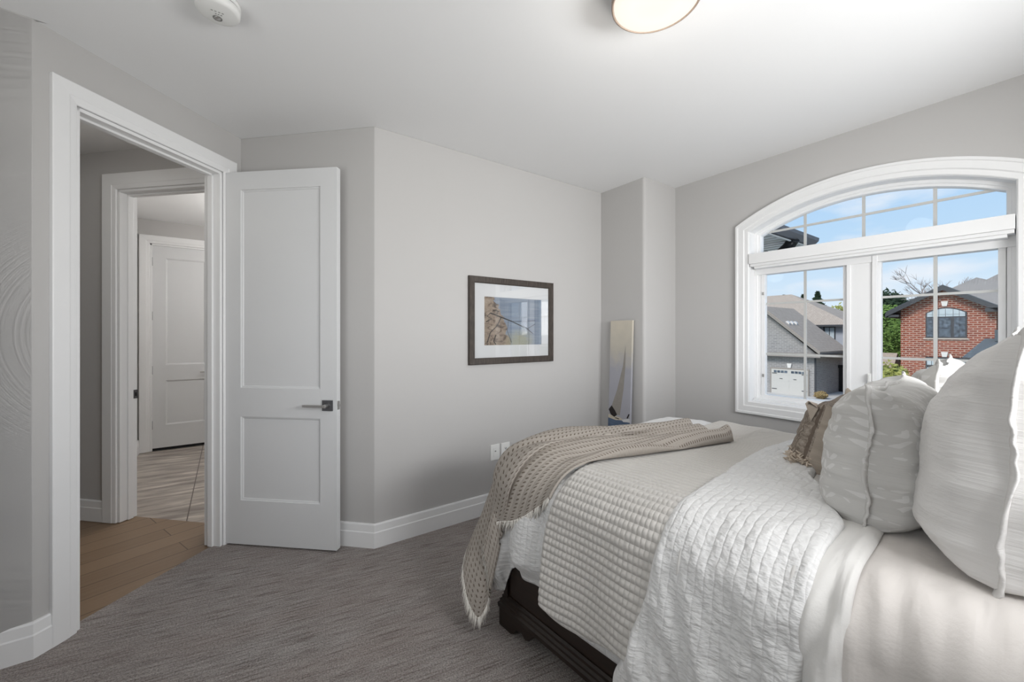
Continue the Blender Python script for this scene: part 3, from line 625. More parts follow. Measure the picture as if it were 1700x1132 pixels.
mo.location = (BO.x, BO.y, 0); mo.rotation_euler = (0, 0, TH); tag(mo, 'thick white mattress on the dark bed frame, hidden under the bedding', 'mattress')

# ------------------------------------------------------------------ bedding: cloths laid over one rounded bed shape
DO = BO - .10 * AV; ZT = .80; RR = .15; WD = 1.62
HP = PI / 2 * RR
def drape(p, q, h=0.0):
    ep = max(RR - p, 0); eq = max(RR - q, 0); eq2 = max(q - (WD - RR), 0); em = max(eq, eq2)
    e = math.hypot(ep, em)
    if e < 1e-9: out = down = dp = dq = 0.0
    else:
        ct = 2 * ep * em / (e * e); fl = .10 + .22 * ct + .05 * ep / e
        r = RR + h; t = min(e / RR, PI / 2); x = max(e - HP, 0)
        out = r * math.sin(t) + fl * x; down = r * (1 - math.cos(t)) + x; dp = -ep / e; dq = (-eq + eq2) / e
    a = max(p, RR) + dp * out; bb_ = min(max(q, RR), WD - RR) + dq * out
    cr_ = .02 * min(max(min(p, q, WD - q) / .5, 0), 1)
    P = DO + AV * a + BV * bb_
    return Vector((P.x, P.y, ZT + h - down + cr_))
def sq2disc(p, q, EP, EQ):
    """rounds the hanging corner so the hem keeps an even length"""
    ep, eq = max(RR - p, 0) / EP, max(RR - q, 0) / EQ
    if ep <= 0 or eq <= 0: return p, q
    m = max(ep, eq); l_ = math.hypot(ep, eq); k_ = m / l_
    return RR - ep * k_ * EP, RR - eq * k_ * EQ
def fbm(x, y, z=0, s=1.0, o=3):
    v = 0; a = 1
    for i in range(o): v += a * noise.noise(Vector((x * s, y * s, z + i * 7.3))); s *= 2.1; a *= .5
    return v
def cloth(name, mat, nu, nv, fpq, fh, label=None, cat=None, parent=None, thick=.006, uvf=None):
    V = []; UV = []; F = []
    for i in range(nu + 1):
        for j in range(nv + 1):
            u, v = i / nu, j / nv; p, q = fpq(u, v)
            V.append(drape(p, q, fh(u, v, p, q))); UV.append(uvf(u, v, p, q) if uvf else (p, q))
    for i in range(nu):
        for j in range(nv):
            a = i * (nv + 1) + j; F.append((a, a + 1, a + nv + 2, a + nv + 1))
    me = bpy.data.meshes.new(name); me.from_pydata([tuple(v) for v in V], [], F); me.update()
    # normals outward: compare with up on the middle of the top
    if sum(f.normal.z * f.area for f in me.polygons) < 0: me.flip_normals()
    me.materials.append(mat); ul = me.uv_layers.new(name='UVMap')
    for f in me.polygons:
        f.use_smooth = True
        for li in f.loop_indices: ul.data[li].uv = UV[me.loops[li].vertex_index]
    o = bpy.data.objects.new(name, me); COL.objects.link(o)
    if thick:
        s_ = o.modifiers.new('solid', 'SOLIDIFY'); s_.thickness = thick; s_.offset = -1
    if parent: o.parent = parent
    return tag(o, label, cat)
def sstep(a, b_, x):
    t = min(max((x - a) / (b_ - a), 0), 1); return t * t * (3 - 2 * t)
def lerp_pts(pts, x):
    for (x0, y0), (x1, y1) in zip(pts, pts[1:]):
        if x <= x1:
            t = (x - x0) / (x1 - x0) if x1 > x0 else 0; t = max(0, t); t = t * t * (3 - 2 * t); return y0 + (y1 - y0) * t
    return pts[-1][1]

# fitted sheet over the head half
def fpq(u, v): return (.95 + 1.15 * u, -.62 + (WD + 1.1) * v)
def fh(u, v, p, q):
    hang = sstep(.22, -.25, q)
    h = .002 + .006 * fbm(p, q, 3, 2.5) * (1 - hang) + .004 * fbm(p * 5, q * 1.4, 14, 2)
    h += .004 * math.sin(p * 92 + q * 9 + 2.5 * fbm(p, q, 17, 3)) * math.exp(-max(0, p - 1.38) / .22) * sstep(.34, .10, q)
    return h + hang * (.013 * math.sin(p * 26 + 5.0 * fbm(p * .8, q, 5, 2)) * sstep(.15, -.15, q) + .014 * fbm(p * 3.5 - q, q * .8, 9, 3))
fs = cloth('fitted_sheet', M['sheet_cloth'], 150, 240, fpq, fh, 'smooth cream sheet stretched over the head end of the bed, under the pillows', 'sheet')
# flat sheet turned back as a band, with a stitched hem
def fpq(u, v):
    q = -.66 + (WD + .6) * v; pe = 1.405 - .02 * sstep(.3, -.4, q) + .03 * sstep(.5, 1.1, q)
    return (1.0 + (pe - 1.0) * u, q)
def fh(u, v, p, q):
    hang = sstep(.35, -.20, q)
    h = .014 + .004 * fbm(p * 4, q, 2, 3) + hang * (.016 + .008 * math.sin(p * 120 - q * 20 + 3 * fbm(p, q, 19, 4)) + .010 * math.sin((p * 40 + q * 9) + 2 * fbm(p, q, 4, 3)))
    h += .005 * math.exp(-((u - .93) / .02) ** 2)
    return h * (.35 + .65 * (1 - sstep(.965, 1, u)))
fl = cloth('flat_sheet', M['flat_sheet_cloth'], 90, 200, fpq, fh, 'turned-back pale flat sheet with a stitched hem, between the duvet and the pillows', 'sheet', thick=.003)
# white duvet underneath, seen at the foot and below the quilt
HEM = [(-.45, -.44), (-.10, -.46), (.02, -.55), (.13, -.545), (.185, -.43), (.215, -.405), (.26, -.445), (.36, -.43), (.42, -.41), (.55, -.505), (.80, -.50), (1.05, -.46)]
def fpq(u, v):
    p = -.45 + 1.5 * u; qh = lerp_pts(HEM, p); q = qh + (WD + .5 - qh) * v
    return sq2disc(p, q, .60, RR - qh)
def fh(u, v, p, q):
    p0 = -.45 + 1.5 * u; side_ = sstep(.1, -.30, q)
    f = .006 + .012 * fbm(p * 2, q * 2, 1, 2)
    lob = abs(math.sin(PI * (p0 - .18) / .21)) if p0 < .45 else .5
    ft = math.exp(-((p0 - .18) / .030) ** 2)
    f += side_ * (.042 * lob ** .6 + .008 * fbm(p * 6, q * 2.0, 6, 2.5)) * (1 if p0 < .45 else .2) - .018 * ft * side_ * (1 if p0 < .45 else 0)
    tip = sstep(.045, .0, v)      # hem rolls under
    return f * (1 - tip) - .03 * tip * side_
dv = cloth('duvet', M['duvet_cloth'], 220, 260, fpq, fh, 'puffy white duvet hanging at the foot of the bed, under the quilt and the throw', 'duvet', thick=.010)
# ribbed quilt across the foot
def qe(q): return lerp_pts([(-.45, .445), (-.17, .425), (.11, .475), (.5, .47), (1.1, .46), (1.7, .45), (2.2, .45)], q)
def fpq(u, v):
    q = -.435 + (WD + .75) * v; a = qe(q); return (a + (1.02 - a) * u, q - .02 * math.sin(u * 7) * sstep(0, -.3, q))
def fh(u, v, p, q):
    rib = abs(math.sin(PI * q / .027)) ** .7
    side_ = sstep(.05, -.4, q)
    h = .020 + .0045 * rib + .010 * fbm(p * 1.5, q, 8, 2) + side_ * (.010 + .012 * math.sin(p * 15 + 1.0))
    ed = min(1, math.sqrt(max(0, u) / .03)) * min(1, math.sqrt(max(0, v) / .012))
    return .008 + (h - .008) * ed + side_ * .022
qt = cloth('quilt', M['quilt_cloth'], 70, 560, fpq, fh, 'greige channel-stitched quilt laid across the foot half of the bed', 'quilt', thick=.008)
# upper part of a second duvet layer: folded-back duvet over the middle
def dl(q): return lerp_pts([(-.75, .70), (-.48, .80), (-.33, .86), (-.12, .905), (0, .925), (.2, .93), (.66, .91), (1.34, .93), (2.1, .93)], q)
def dr(q): return lerp_pts([(-.75, 1.26), (-.30, 1.31), (0, 1.325), (.29, 1.33), (.45, 1.27), (.68, 1.16), (1.0, 1.10), (2.1, 1.08)], q)
def fpq(u, v):
    q = -.72 + (WD + 1.0) * v
    a, c = dl(q), dr(q); return (a + (c - a) * u, q)
def fh(u, v, p, q):
    side_ = sstep(.15, -.40, q); top = 1 - side_
    ed = min(1, (1 - (1 - min(1, u / .07)) ** 2) ** .5) * (1 - (1 - min(1, (1 - u) / .06)) ** 2) ** .5
    h = .040 + .016 * fbm(p * 2.2, q * 1.6, 11, 1.6)
    # long diagonal folds on the hanging side
    d = p + .42 * q
    h += side_ * (.016 * (math.sin(d * 38 + 1.5 * fbm(p, q, 2, 2)) * math.exp(-((u - .12) / .16) ** 2)) + .034 * fbm(p * 5 + q * 2, q * 1.2, 21, 1.7) + .020)
    h += side_ * .020 * max(0, math.sin((p - .5 * q) * 30 + 3 * fbm(p, q, 31, 2))) * sstep(.45, .8, u)
    h += .0030 * fbm(p, q, 41, 22, 2) + .0007 * math.sin(p * 2 * PI / .026) * math.sin(q * 2 * PI / .045 + 3 * fbm(p, q, 6, 9))
    return .016 + (h - .016) * ed
df2 = cloth('folded_duvet', M['duvet_cloth'], 150, 480, fpq, fh, 'crinkled white duvet folded back across the middle of the bed, beside the quilt', 'duvet', thick=.008)

# throw blanket: Coons patch between four edge curves
def curve(pts):
    P_ = [Vector(p) for p in pts]; L_ = [0]
    for a, c in zip(P_, P_[1:]): L_.append(L_[-1] + (c - a).length)
    T_ = L_[-1]
    def f(t):
        s_ = t * T_; 
        for i in range(len(P_) - 1):
            if s_ <= L_[i + 1] or i == len(P_) - 2:
                k_ = (s_ - L_[i]) / (L_[i + 1] - L_[i]); p0 = P_[max(i - 1, 0)]; p1 = P_[i]; p2 = P_[i + 1]; p3 = P_[min(i + 2, len(P_) - 1)]
                return .5 * ((2 * p1) + (p2 - p0) * k_ + (2 * p0 - 5 * p1 + 4 * p2 - p3) * k_ ** 2 + (3 * p1 - p0 - 3 * p2 + p3) * k_ ** 3)
    return f
E0 = curve([(-.20, -.26), (-.13, -.44), (-.05, -.58), (.03, -.64), (.10, -.57), (.095, -.45), (.045, -.33), (.08, -.25), (.16, -.215), (.26, -.175), (.36, -.10), (.435, -.03)])      # hem, foot side to head side
E1 = curve([(.42, 1.19), (.46, 1.12), (.55, 1.02), (.60, 1.00), (.68, .985), (.77, .94)])
SA = curve([(-.20, -.26), (-.10, .06), (.08, .38), (.22, .66), (.34, .92), (.42, 1.19)])
SB = curve([(.435, -.03), (.465, .08), (.525, .24), (.60, .40), (.67, .58), (.72, .76), (.77, .94)])
def tpq(u, v):      # u from hem to far tip, v from foot side to head side
    c = (1 - u) * E0(v) + u * E1(v) + (1 - v) * SA(u) + v * SB(u) - ((1 - u) * (1 - v) * E0(0) + (1 - u) * v * E0(1) + u * (1 - v) * E1(0) + u * v * E1(1))
    return c.x, c.y
def th(u, v, p, q):
    top = sstep(.12, .45, u)
    ph = v * 3 * PI + .9 * math.sin(u * 5) + .3
    f = abs(math.sin(ph)) ** .8
    h = .032 + (.004 + .046 * top) * f + .006 * fbm(u * 3, v * 3, 12, 2)
    h += .018 * top * math.exp(-((v - .93) / .06) ** 2) + .014 * sstep(.3, 0, u) * math.sin(v * 11)
    h += .022 * sstep(.24, .0, u) * sstep(.75, .55, v)
    ed = (1 - (1 - min(1, (1 - v) / .035)) ** 2) ** .5 * (1 - (1 - min(1, (1 - u) / .03)) ** 2) ** .5
    base = .034
    h += .022 * sstep(.93, 1, u) * math.exp(-((v - .92) / .12) ** 2)
    return base + (h - base) * ed
tb = cloth('throw_blanket', M['throw_cloth'], 260, 130, tpq, th, 'beige waffle-knit throw with dark flecks and fringe, draped over the foot corner of the bed', 'blanket', thick=.009, uvf=lambda u, v, p, q: (u * 1.62, v * .70))
b = MB(); rnd = random.Random(3)
for i in range(420):
    v = rnd.random(); p, q = tpq(0, v); P0 = drape(p, q, th(0, v, p, q) - .002); p1, q1 = tpq(.02, v); d = (P0 - drape(p1, q1, th(.02, v, p1, q1))).normalized()
    L_ = .022 + .020 * rnd.random(); j1 = Vector((rnd.uniform(-1, 1), rnd.uniform(-1, 1), rnd.uniform(-.6, .2))) * .010
    b.tube([P0 - d * .012, P0 + d * L_ * .5 + j1 * .4, P0 + d * L_ + j1 + Vector((0, 0, -.004))], [.0026, .0022, .0010], 4)
b.build('fringe', M['fringe_yarn'], tb)

# ------------------------------------------------------------------ pillows
def pillow(name, label, cat, c, w, h, t, mats, lean=0.0, yaw=0.0, roll=0.0, seed=0, wr=.006, group=None, flange=.012, ear=0.0, n=56, flat_b=.10, topn=4.4):
    """local x along the bed's width (negative = near the camera), local y towards the foot, z up"""
    mx = Matrix.Translation(c) @ Matrix.Rotation(TH + yaw, 4, 'Z') @ Matrix.Rotation(lean, 4, 'X') @ Matrix.Rotation(roll, 4, 'Y') @ Matrix.Translation((0, 0, h / 2))
    def base(s_, r_):
        x = w / 2 * s_ * (1 - .055 * (1 - r_ * r_)); z = h / 2 * r_ * (1 - .06 * (1 - s_ * s_))
        if r_ < 0: x *= 1 - flat_b * .3 * r_ * r_
        if r_ > 0: z += ear * (abs(s_) ** 6) * (r_ ** 6)
        return x, z
    def P(s_, r_, sg):
        x, z = base(s_, r_)
        k_ = max(0, 1 - abs(s_) ** 4.2) ** .34 * max(0, 1 - abs(r_) ** (5.5 if r_ < 0 else topn)) ** (.39 if r_ < 0 else .39 + (4.4 - topn) * .16)
        y = t / 2 * k_ * (1 - .12 * r_)
        e1, e2 = 1 - abs(s_), 1 - abs(r_)
        y += wr * 2.2 * fbm(s_ * 1.5 + seed, r_ * 1.5, sg * 3, 1.2, 4) * k_
        y += wr * 1.2 * math.sin(r_ * 22 + 4 * fbm(s_, r_, seed, 1.3)) * math.exp(-e1 / .16) * min(1, k_ * 2)
        y += wr * .7 * math.sin(s_ * 30 + 5 * fbm(s_, r_, seed + 3, 1.5)) * math.exp(-e2 / .16) * min(1, k_ * 2)
        x += .012 * fbm(s_ * 2, r_ * 2, seed + 5, 1) ; z += .010 * fbm(s_ * 2, r_ * 2, seed + 9, 1)
        return (x, y * sg, z)
    o = MB(); o.mx = mx
    for sg, mi in ((-1, 0), (1, len(mats) - 1)):
        o.cur = mi
        ids = [[o.vert(P(-1 + 2 * i / n, -1 + 2 * j / n, sg)) for j in range(n + 1)] for i in range(n + 1)]
        for i in range(n):
            for j in range(n):
                q = (ids[i][j], ids[i + 1][j], ids[i + 1][j + 1], ids[i][j + 1])
                uv = [((-1 + 2 * a / n) * w / 2 + sg * 3 + seed, (-1 + 2 * c_ / n) * h / 2 + sg * 5) for a, c_ in ((i, j), (i + 1, j), (i + 1, j + 1), (i, j + 1))]
                o.face(q if sg == -1 else q[::-1], uv if sg == -1 else uv[::-1], smooth=True)
    ob = o.build(name, mats); tag(ob, label, cat, group)
    # welt / flange round the seam
    if flange:
        f = MB(); f.mx = mx; rings = []
        loop = [(-1 + 2 * i / n, -1) for i in range(n)] + [(1, -1 + 2 * i / n) for i in range(n)] + [(1 - 2 * i / n, 1) for i in range(n)] + [(-1, 1 - 2 * i / n) for i in range(n)]
        for k_, (s_, r_) in enumerate(loop):
            x, y, z = P(s_, r_, 1); m_ = max(abs(s_), abs(r_)); dx_ = s_ if abs(s_) == 1 else s_ ** 5; dz_ = r_ if abs(r_) == 1 else r_ ** 5
            d = Vector((dx_, 0, dz_)).normalized(); wv = .0018 * math.sin(k_ * .9 + 3 * math.sin(k_ * .23)) + .006 * math.sin(k_ * .21 + seed)
            p0 = Vector((x, 0, z)); c1 = p0 - d * .010; c2 = p0 + d * flange * .6 + Vector((0, wv, 0)); c3 = p0 + d * flange + Vector((0, wv * 1.4, 0))
            rings.append([c1 + Vector((0, -.006, 0)), c2 + Vector((0, -.0035, 0)), c3 + Vector((0, -.0028, 0)), c3 + Vector((0, .0028, 0)), c2 + Vector((0, .0035, 0)), c1 + Vector((0, .006, 0))])
        f.loft(rings, closed_path=True, smooth=True); f.build('seam_welt', mats[-1] if name != 'cushion' else mats[0], ob)
    return ob, mx, P
PZ = .812
def bc(x, y, z=PZ): return Vector((x, y, z))
big, _, _ = pillow('euro_pillow', 'largest pillow, plain crinkled white, at the right edge of the photo', 'pillow', bc(1.715, .125, .815), .68, .565, .30, [M['pillow_plain']], lean=math.radians(3), seed=1, wr=.007, ear=.02, flange=.014, topn=2.6)
p1_, _, _ = pillow('printed_pillow', 'grey-white pillow woven with pale sprigs, standing in front of the large white pillow', 'pillow', bc(1.825, .385), .65, .41, .27, [M['pillow_print']], lean=math.radians(2), seed=4, group='sprig-woven pillows', wr=.007, ear=.012, flange=.013)
p2_, _, _ = pillow('printed_pillow', 'farther sprig-woven pillow on the window side, only its raised corner showing behind the nearer one', 'pillow', bc(2.475, .315, .825), .62, .43, .24, [M['pillow_print']], lean=math.radians(-2), seed=8, group='sprig-woven pillows', wr=.007, ear=.03, flange=.013)
cu, cmx, cP = pillow('cushion', 'small brown and tan tasselled cushion leaning in front of the sprig-woven pillow', 'cushion', bc(2.195, .67, .822), .64, .285, .18, [M['cushion_tan'], M['cushion_brown']], lean=math.radians(16), seed=12, wr=.004, ear=.03, flange=0)
rnd = random.Random(9)
for (s_, r_) in ((-1, -1), (1, -1), (-1, 1), (1, 1)):
    b = MB(); b.mx = cmx; x, y, z = cP(s_ * .96, r_ * .93, 1)
    if r_ == -1:
        for i in range(240):
            d = Vector((s_ * rnd.uniform(-.1, .9), rnd.uniform(-.5, 1.3), rnd.uniform(-.35, .55))).normalized(); o0 = Vector((x - s_ * rnd.uniform(-.01, .065), .025 + rnd.uniform(-.03, .03), z + .030 + rnd.uniform(-.02, .03)))
            L_ = rnd.uniform(.022, .042); k1 = Vector((rnd.uniform(-1, 1), rnd.uniform(-1, 1), rnd.uniform(-1, 1))) * .008
            b.tube([o0, o0 + d * L_ * .5 + k1, o0 + d * L_ + k1 * .3], [.0042, .0038, .0022], 5)
        b.build('tassel', M['tassel_yarn'], cu)
    else:
        # folded ear of cloth at the upper corners
        q0 = Vector((x - s_ * .03, 0, z - .05)); tip = Vector((x + s_ * .01, .055, z - .005))
        b.loft([[q0 + Vector((0, .035, .05)), q0 + Vector((s_ * .04, .02, .04)), q0 + Vector((s_ * .03, .03, -.02)), q0 + Vector((-s_ * .02, .045, -.02))], [tip + Vector((0, .004, .012)), tip + Vector((.012, 0, 0)), tip + Vector((0, .004, -.012)), tip + Vector((-.012, .008, 0))]], smooth=True)
        b.build('corner_ear', M['cushion_tan'], cu, bevel=.004)

# ------------------------------------------------------------------ outdoors
GZ = -3.3
CM = Matrix.Rotation(HEAD - PI / 2, 4, 'Z')       # the brick house is squared to this heading
b = MB(); b.poly([(-150, -150, GZ), (250, -150, GZ), (250, 250, GZ), (-150, 250, GZ)])
struct(b.build('ground', M['grass']), 'lawn far below the window', 'ground')
b = MB(); b.poly([(20, 4, GZ + .02), (35.8, 9, GZ + .02), (35.8, 16.5, GZ + .02), (20, 16, GZ + .02)]); b.poly([(35.8, 9.0, GZ + .025), (44, 9.2, GZ + .025), (44, 11.4, GZ + .025), (35.8, 11.4, GZ + .025)])
b.poly([(4.5, -12, GZ + .02), (20, -12, GZ + .02), (20, 16, GZ + .02), (4.5, 16, GZ + .02)])  # unseen paving added to bounce light up to the bedroom ceiling
struct(b.build('driveway', M['driveway']), 'pale concrete driveway and path beside the grey garage, with unseen paving added to bounce light', 'driveway')

# grey brick house
gh = empty('grey_house', 'grey brick house with brown shingled roof and garage, through the left panes', 'house', (35.8, 11.4, GZ), 0)
gi = Matrix.Translation((-35.8, -11.4, -GZ))
def gpart(bm, name, mat, parent=gh, **k):
    bm.v = [tuple(gi @ Vector(v)) for v in bm.v]; return bm.build(name, mat, parent, **k)
b = MB(); b.extr([(35.8, 11.4, GZ), (35.8, 18.4, GZ), (35.8, 18.4, -.05), (35.8, 14.9, 3.2), (35.8, 11.4, -.05)], (6.0, 0, 0)); gpart(b, 'garage_wall', M['grey_brick'])
b = MB(); ey0, ry = 10.95, 14.9; ez, rz_ = -.02, 3.55
b.extr([(35.25, ey0, ez), (35.25, ry, rz_), (35.25, 18.85, ez), (35.25, 18.85, ez + .12), (35.25, ry, rz_ + .14), (35.25, ey0, ez + .12)], (6.35, 0, 0)); gpart(b, 'garage_roof', M['brown_shingle'])
b = MB(); b.extr([(35.20, ey0, ez - .10), (35.20, ry, rz_ - .14), (35.20, 18.85, ez - .10), (35.20, 18.85, ez + .08), (35.20, ry, rz_ + .08), (35.20, ey0, ez + .08)], (.07, 0, 0)); b.box((35.25, ey0, -.33), (35.80, 18.8, -.05)); b.box((35.8, ey0, -.33), (41.6, 11.42, -.05)); gpart(b, 'eaves', M['fascia_brown'])
b = MB(); b.box((35.22, ey0 - .10, -.16), (41.6, ey0, -.02)); b.box((35.26, ey0 - .02, -.37), (35.30, 18.8, -.33)); gpart(b, 'gutter', M['fascia_dark'])
b = MB(); b.box((35.72, 11.78, GZ), (35.80, 14.44, -1.25)); gd = gpart(b, 'garage_door', M['fascia_brown'])
b = MB(); b.box((35.69, 11.87, GZ), (35.74, 14.34, -1.36))
for z in (-2.72, -2.26, -1.80): b.box((35.685, 11.87, z), (35.695, 14.34, z + .025))
b.box((35.685, 13.09, GZ), (35.695, 13.12, -1.36)); gpart(b, 'door_panel', M['garage_paint'], gd)
for i in range(4):
    b = MB(); b.box((35.675, 12.02 + i * .245, -1.64), (35.69, 12.22 + i * .245, -1.46)); gpart(b, 'door_window', M['dark_glass'], gd)
    b = MB(); b.box((35.675, 13.22 + i * .245, -1.64), (35.69, 13.42 + i * .245, -1.46)); gpart(b, 'door_window', M['dark_glass'], gd)
for z in (-1.72, -2.95):
    for ya, yb in ((11.9, 12.25), (13.95, 14.3)): b = MB(); b.box((35.67, ya, z), (35.69, yb, z + .05)); gpart(b, 'strap_hinge', M['fascia_dark'], gd)
for y in (12.6, 13.55): b = MB(); b.box((35.67, y, -2.12), (35.69, y + .2, -2.08)); gpart(b, 'door_handle', M['fascia_dark'], gd)
b = MB(); b.extr([(35.70, 13.0, -1.22), (35.70, 13.2, -1.22), (35.70, 13.26, -.88), (35.70, 12.94, -.88)], (.11, 0, 0)); gpart(b, 'keystone', M['stone_white'])
b = MB(); b.box((35.74, 11.36, GZ), (35.82, 11.46, -.35)); gpart(b, 'downspout', M['fascia_dark'])
for i in range(3):
    y0 = 13.35; z0 = ez + .12 + (y0 - ey0) * (rz_ - ez) / (ry - ey0); x0 = 36.0 + i * .72
    b = MB(); b.extr([(x0, y0 - .14, z0 - .12), (x0, y0 + .16, z0 + .10), (x0, y0 + .0, z0 + .18), (x0, y0 - .16, z0 + .02)], (.26, 0, 0)); gpart(b, 'roof_vent', M['stone_white'])
b = MB(); b.box((43.0, 11.4, GZ), (53, 28, 2.2)); b.box((41.6, 11.43, GZ), (43.0, 18, -.06)); gpart(b, 'upper_wall', M['siding_blue'])
b = MB(); A_, B_, C_, D_ = (42.4, 10.9, 2.2), (42.4, 28.5, 2.2), (53.6, 28.5, 2.2), (53.6, 10.9, 2.2); r1, r2 = (48, 17.4, 5.55), (48, 22.5, 5.55)
b.poly([A_, r1, r2, B_]); b.poly([A_, D_, r1]); b.poly([D_, C_, r2, r1]); b.poly([C_, B_, r2]); b.poly([A_, B_, C_, D_]); gpart(b, 'upper_roof', M['brown_shingle'])
b = MB(); b.box((42.35, 10.85, 2.05), (42.45, 28.5, 2.22)); b.box((42.4, 10.85, 2.05), (53.6, 10.95, 2.22)); gpart(b, 'upper_fascia', M['fascia_dark'])
b = MB(); b.box((42.93, 12.25, .55), (43.0, 13.05, 2.05)); wf = gpart(b, 'window', M['fascia_dark'])
b = MB(); b.box((42.90, 12.32, .62), (42.94, 12.62, 1.98)); b.box((42.90, 12.68, .62), (42.94, 12.98, 1.98)); gpart(b, 'pane', M['pale_blind'], wf)
b = MB(); b.box((42.90, 13.0, .5), (43.0, 13.10, 2.1)); gpart(b, 'corner_trim', M['fascia_dark'])
b = MB(); b.box((40.75, 11.15, GZ), (40.98, 11.39, -1.35)); b.box((40.6, 11.05, -1.35), (41.1, 11.39, -1.1)); o = b.build('utility_post', M['spout_black']); tag(o, 'black covered post against the side wall of the grey garage', 'post')
b = MB(); b.box((41.6, 10.75, GZ), (42.2, 11.3, -1.9)); o = b.build('planter_box', M['red_brick']); tag(o, 'reddish brick pier beyond the black post beside the grey garage', 'brick pier')

# red brick house (facade parallel to the window wall)
FX = 36.0
rh = empty('brick_house', 'red brick house with dark gabled roof and arched upper window, through the right panes', 'house', (FX, 4.85, GZ))
ri2 = Matrix.Translation((-FX, -4.85, -GZ))
def rpart(bm, name, mat, parent=rh, **k):
    bm.v = [tuple(ri2 @ Vector(v)) for v in bm.v]; return bm.build(name, mat, parent, **k)
def fbox(b, ya, yb, za, zb, x0, x1): return b.box((FX + x0, ya, za), (FX + x1, yb, zb))
def fpoly(b, pts, x0, x1): return b.extr([(FX + x0, y, z) for y, z in pts], (x1 - x0, 0, 0))
b = MB(); fpoly(b, [(6.80, GZ), (2.78, GZ), (2.78, 2.9), (4.85, 4.15), (6.80, 2.98)], 0, 9); rpart(b, 'brick_wall', M['red_brick'])
b = MB(); b.box((FX + 1.4, -12, GZ), (FX + 14, 2.78, 2.7)); rpart(b, 'side_wing', M['red_brick'])
ap, le, re_ = (4.85, 4.28), (7.42, 2.74), (2.60, 2.84)
def roofp(x0, x1, t0, t1): b = MB(); fpoly(b, [(le[0], le[1] + t0), (ap[0], ap[1] + t0), (re_[0], re_[1] + t0), (re_[0], re_[1] + t1), (ap[0], ap[1] + t1), (le[0], le[1] + t1)], x0, x1); return b
rpart(roofp(-.45, 9, .02, .14), 'gable_roof', M['slate_shingle'])
b = roofp(-.55, -.42, -.20, .10); fbox(b, 6.80, 7.42, 2.52, 2.66, -.5, .0); fbox(b, 7.30, 7.46, 2.50, 2.74, -.5, 9); rpart(b, 'fascia', M['fascia_dark'])
b = MB(); fbox(b, -3, 3.15, 2.70, 2.90, -.55, 1.5); rpart(b, 'gutter', M['fascia_dark'])
def arch(y0, y1, z0, zs_, za, n=10): return [(y0, z0), (y1, z0)] + [(y1 + (y0 - y1) * i / n, zs_ + (za - zs_) * (1 - (2 * i / n - 1) ** 2)) for i in range(n + 1)]
b = MB(); fpoly(b, arch(3.90, 5.64, 1.16, 2.72, 3.04), -.05, .04); uw = rpart(b, 'window', M['fascia_dark'])
b = MB(); fpoly(b, arch(3.97, 5.57, 2.48, 2.70, 2.97), -.07, -.05); rpart(b, 'transom_pane', M['pale_blind'], uw)
for ya, yb in ((5.10, 5.57), (4.56, 5.04), (3.97, 4.42)):
    b = MB(); fbox(b, ya, yb, 1.24, 2.40, -.07, -.05); rpart(b, 'pane', M['dark_glass'], uw)
b = MB()
for y in (4.2, 4.45, 4.77, 5.05, 5.33): fbox(b, y, y + .015, 2.48, 2.93, -.08, -.07)
fbox(b, 3.97, 5.57, 2.60, 2.612, -.08, -.07); b_ = rpart(b, 'transom_grille', M['fascia_dark'], uw)
for ya, yb in ((5.10, 5.57), (3.97, 4.42)):
    b = MB(); fbox(b, (ya + yb) / 2 - .008, (ya + yb) / 2 + .008, 1.24, 2.40, -.08, -.07)
    for z in (1.62, 2.0): fbox(b, ya, yb, z, z + .014, -.08, -.07)
    rpart(b, 'pane_grille', M['fascia_dark'], uw)
b = MB(); fbox(b, 3.82, 5.74, 1.07, 1.16, -.08, 0); rpart(b, 'sill', M['stone_sill'])
for z in (3.12, .0):
    b = MB(); fpoly(b, [(4.72, z), (4.92, z), (4.97, z + .30), (4.67, z + .30)], -.07, 0); rpart(b, 'keystone', M['stone_white'])
def soldier(z0, z1, rise, side_):
    b = MB(); n = 10
    for i in range(n):
        y0 = (4.99 + i * .095) if side_ > 0 else (4.57 - i * .095); t = (y0 + .04 - 4.78) / 1.0; dz = rise * (1 - t * t)
        fbox(b, y0, y0 + .08, z0 + dz, z1 + dz, -.03, 0)
    return b
for z0, rise in ((2.78, .32), (.0, .0)):
    for sd in (1, -1): rpart(soldier(z0, z0 + .26, rise, sd), 'brick_arch', M['red_brick'])
b = MB(); fbox(b, 3.90, 5.64, GZ + .1, -.02, -.05, .0); lw_ = rpart(b, 'window', M['fascia_dark'])
for ya, yb in ((5.24, 5.57), (4.86, 5.18), (3.97, 4.65)):
    b = MB(); fbox(b, ya, yb, -.52, -.22, -.07, -.05); rpart(b, 'transom_pane', M['pale_blind'], lw_)
for ya, yb in ((5.18, 5.57), (4.84, 5.04), (3.97, 4.42)):
    b = MB(); fbox(b, ya, yb, -3.0, -.68, -.07, -.05); rpart(b, 'pane', M['pale_blind'], lw_)
for ya, yb in ((5.18, 5.57), (3.97, 4.42)):
    b = MB()
    for z in (-2.2, -1.7, -1.2): fbox(b, ya, yb, z, z + .02, -.08, -.07)
    fbox(b, (ya + yb) / 2 - .01, (ya + yb) / 2 + .01, -3.0, -.22, -.08, -.07); rpart(b, 'pane_grille', M['fascia_dark'], lw_)
def hip(x0, x1, y0, y1, zb, ra, rb, rz2, name):       # ridge from ra to rb (x, y)
    b = MB(); A_, B_, C_, D_ = (x0, y0, zb), (x1, y0, zb), (x1, y1, zb), (x0, y1, zb); a, c = (*ra, rz2), (*rb, rz2)
    b.poly([A_, a, D_]); b.poly([D_, a, c, C_]); b.poly([C_, c, B_]); b.poly([B_, c, a, A_]); b.poly([A_, B_, C_, D_][::-1]); rpart(b, name, M['grey_shingle'])
